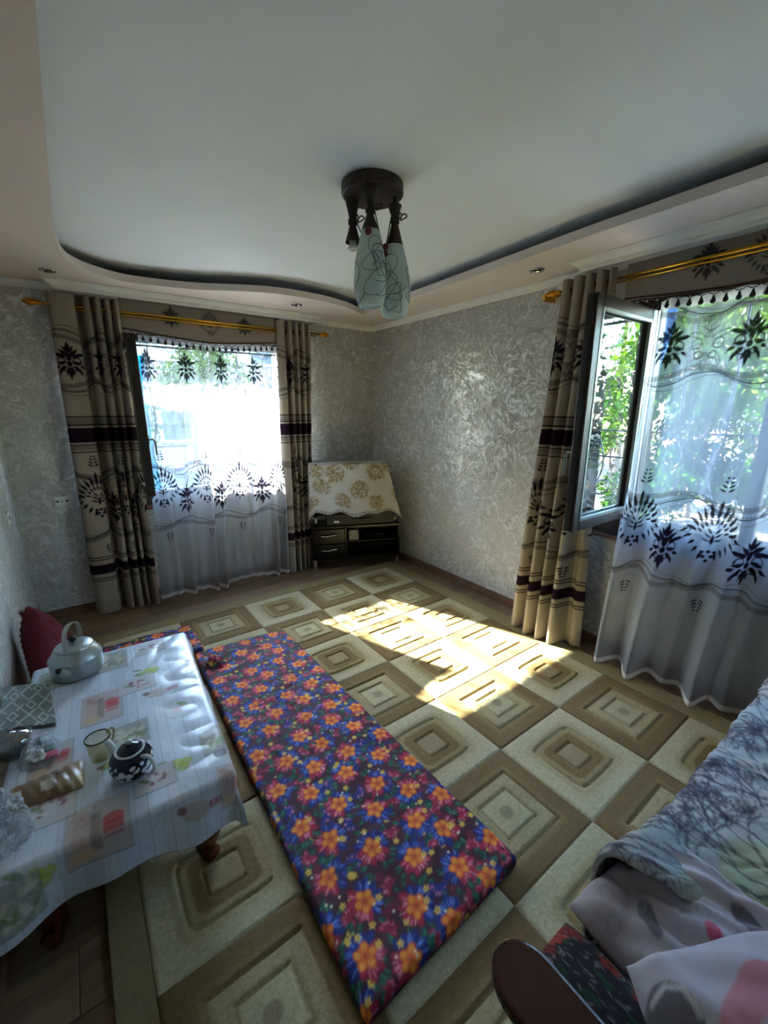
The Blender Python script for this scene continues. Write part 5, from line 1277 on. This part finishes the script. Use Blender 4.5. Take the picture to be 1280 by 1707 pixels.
grille('black wrought iron grille with scrolls outside the right window', RO, False)

def tree(name, label, x, y, h, rad, n, seed, cols, low=.25, cat='tree', leaf=.075):
    rnd = np.random.RandomState(seed); t = thing(name, (x, y, -.3), label, cat, 'garden trees and bushes outside')
    m = MB(); r2 = random.Random(seed)
    top = (x + r2.uniform(-.2, .2), y + r2.uniform(-.2, .2), -.3 + h * .75)
    m.tube(spline([(x, y, -.3), (x + r2.uniform(-.1, .1), y + r2.uniform(-.1, .1), -.3 + h * .35), top], 5), [float(q) for q in np.interp(np.linspace(0, 1, 11), [0, 1], [.03 + h * .013, .02])], 8)
    blobs = []
    for k in range(9):
        an = r2.uniform(0, 6.28); d = rad * r2.uniform(.25, .75); bz = -.3 + h * r2.uniform(low + .1, .92); b = (x + d * math.cos(an), y + d * math.sin(an), bz); blobs.append((b, rad * r2.uniform(.32, .55)))
        m.tube(spline([(x, y, -.3 + h * r2.uniform(.2, .5)), ((x + b[0]) / 2, (y + b[1]) / 2, bz - .25 * rad), b], 3), [.02, .018, .016, .013, .011, .009, .006], 5)
    m.build('trunk', M['bark'], t, sm=True)
    blobs.append(((x, y, -.3 + h * .7), rad * .6))
    bi = rnd.randint(0, len(blobs), n); C = np.array([blobs[i][0] for i in bi]); R = np.array([blobs[i][1] for i in bi])
    d = rnd.normal(size=(n, 3)); d /= np.linalg.norm(d, axis=1)[:, None]; pos = C + d * (R * rnd.uniform(.35, 1.0, n) ** .6)[:, None] * np.array([1, 1, .85])
    pos[:, 2] = np.maximum(pos[:, 2], -.25)
    a = rnd.normal(size=(n, 3)); a /= np.linalg.norm(a, axis=1)[:, None]; b = np.cross(a, rnd.normal(size=(n, 3))); b /= np.linalg.norm(b, axis=1)[:, None]
    L = leaf * rnd.uniform(.6, 1.3, n)[:, None]
    V = np.stack([pos - a * L, pos + b * L * .42, pos + a * L, pos - b * L * .42], 1).reshape(-1, 3); F = np.arange(4 * n).reshape(n, 4)
    cc = .21 * np.array([lin(q) for q in cols])[rnd.randint(0, len(cols), n)] * rnd.uniform(.75, 1.25, n)[:, None]; col = np.ones((n, 4, 4)); col[..., :3] = cc[:, None]
    me = np_mesh('foliage', V - np.array(wloc(t)), F, col.reshape(-1, 4)); fo = link('foliage', me, M['leafmat'], t); fo['kind'] = 'stuff'; return t
G1, G2, G3 = ['5d8a1e', '72a028', '4d7a18', '86ac30'], ['3f6b1c', '4a7a24', '5c8a2c', '34591a'], ['7fa232', '90b03c', '6b902c']
tree('garden_tree', 'leafy yellow-green tree in front of the right window', 4.2, -.7, 4.2, 1.6, 5200, 1, G1, .18)
tree('garden_tree', 'darker green tree standing farther from the right window', 6.8, .9, 5.4, 2.0, 5200, 2, G2, .2)
tree('garden_tree', 'broad green tree beyond the sheer of the right window', 4.6, -2.9, 4.4, 1.6, 5200, 3, G1, .15)
tree('garden_tree', 'pale green tree at the far side of the yard', 8.2, -1.6, 5.0, 2.1, 4500, 4, G3, .15)
tree('garden_tree', 'tall tree near the sofa end of the house', 5.2, -5.6, 5.0, 1.9, 4200, 5, G2, .15)
B = 'bush'
for k_, (tx, ty, lb) in enumerate(((10.5, 4.6, 'dense tall tree in front of the neighbouring house windows'), (10.8, 1.4, 'dense tall tree beside the neighbouring house corner'), (10.6, -1.8, 'dense tall tree closing off the yard behind the pale green tree'), (10.4, -5.0, 'dense tall tree at the sofa end of the yard'))):
    tree('garden_tree', lb, tx, ty, 7.0, 2.5, 5200, 40 + k_, (G2, G1)[k_ % 2], .02, 'tree', .14)
tree('garden_bush', 'low rounded bush beside the yard paving', 3.2, -1.75, 1.25, .6, 2400, 6, G2, .1, B, .055)
tree('garden_bush', 'low feathery bush under the leafy tree', 3.8, -.05, 1.5, .75, 2600, 7, G1, .1, B, .055)
tree('garden_bush', 'tall hedge bush along the far yard edge', 6.0, -1.3, 2.3, 1.1, 3600, 31, G2, .08, B, .07)
tree('garden_bush', 'bright hedge bush beside the pale green tree', 6.6, -3.4, 2.4, 1.2, 3600, 32, G1, .08, B, .07)
tree('garden_bush', 'deep green hedge bush below the neighbouring house', 6.2, 2.6, 2.5, 1.2, 3600, 33, G2, .08, B, .07)
tree('garden_bush', 'pale hedge bush at the corner of the yard', 8.4, 3.6, 2.8, 1.4, 3600, 34, G3, .08, B, .08)
tree('garden_tree', 'small tree far behind the back window', -.2, 7.5, 3.4, 1.4, 3500, 8, G3, .3)
tree('garden_tree', 'spreading tree behind the cyan tarpaulin', -4.9, 6.5, 3.2, 1.3, 3200, 9, G1, .35)

h = thing('house', (16, 6, -.3), 'pale pink neighbouring house across the yard', 'house')
MB().box(14.5, 20, .5, 11, -.3, 6.2).build('wall', M['house'], h)
MB().box(14.0, 20.5, 0, 11.5, 6.2, 6.5).build('roof', M['roof'], h)
for yy in (1.6, 3.4, 5.2, 7.0, 8.8):
    for zz in (1.0, 3.8):
        w = MB().box(14.42, 14.5, yy, yy + 1.0, zz, zz + 1.4).build('window', M['white'], h); MB().box(14.40, 14.43, yy + .08, yy + .92, zz + .08, zz + 1.32).build('pane', M['pane'], w)
h = thing('house', (-2, 12, -.3), 'grey two-storey neighbouring house behind the back window', 'house')
MB().box(-11, 8, 10.5, 16, -.3, 5.0).build('wall', plain('grey_render', '6f6d6c', .9), h)
MB().box(-11.4, 8.4, 10.1, 16.4, 5.0, 5.25).build('roof', M['roof'], h)
for xx in (-9, -6.2, -3.4, -.6, 2.2, 5.0):
    for zz in (.6, 3.0):
        w = MB().box(xx, xx + 1.2, 10.42, 10.5, zz, zz + 1.4).build('window', M['white'], h); MB().box(xx + .08, xx + 1.12, 10.40, 10.43, zz + .08, zz + 1.32).build('pane', M['pane'], w)
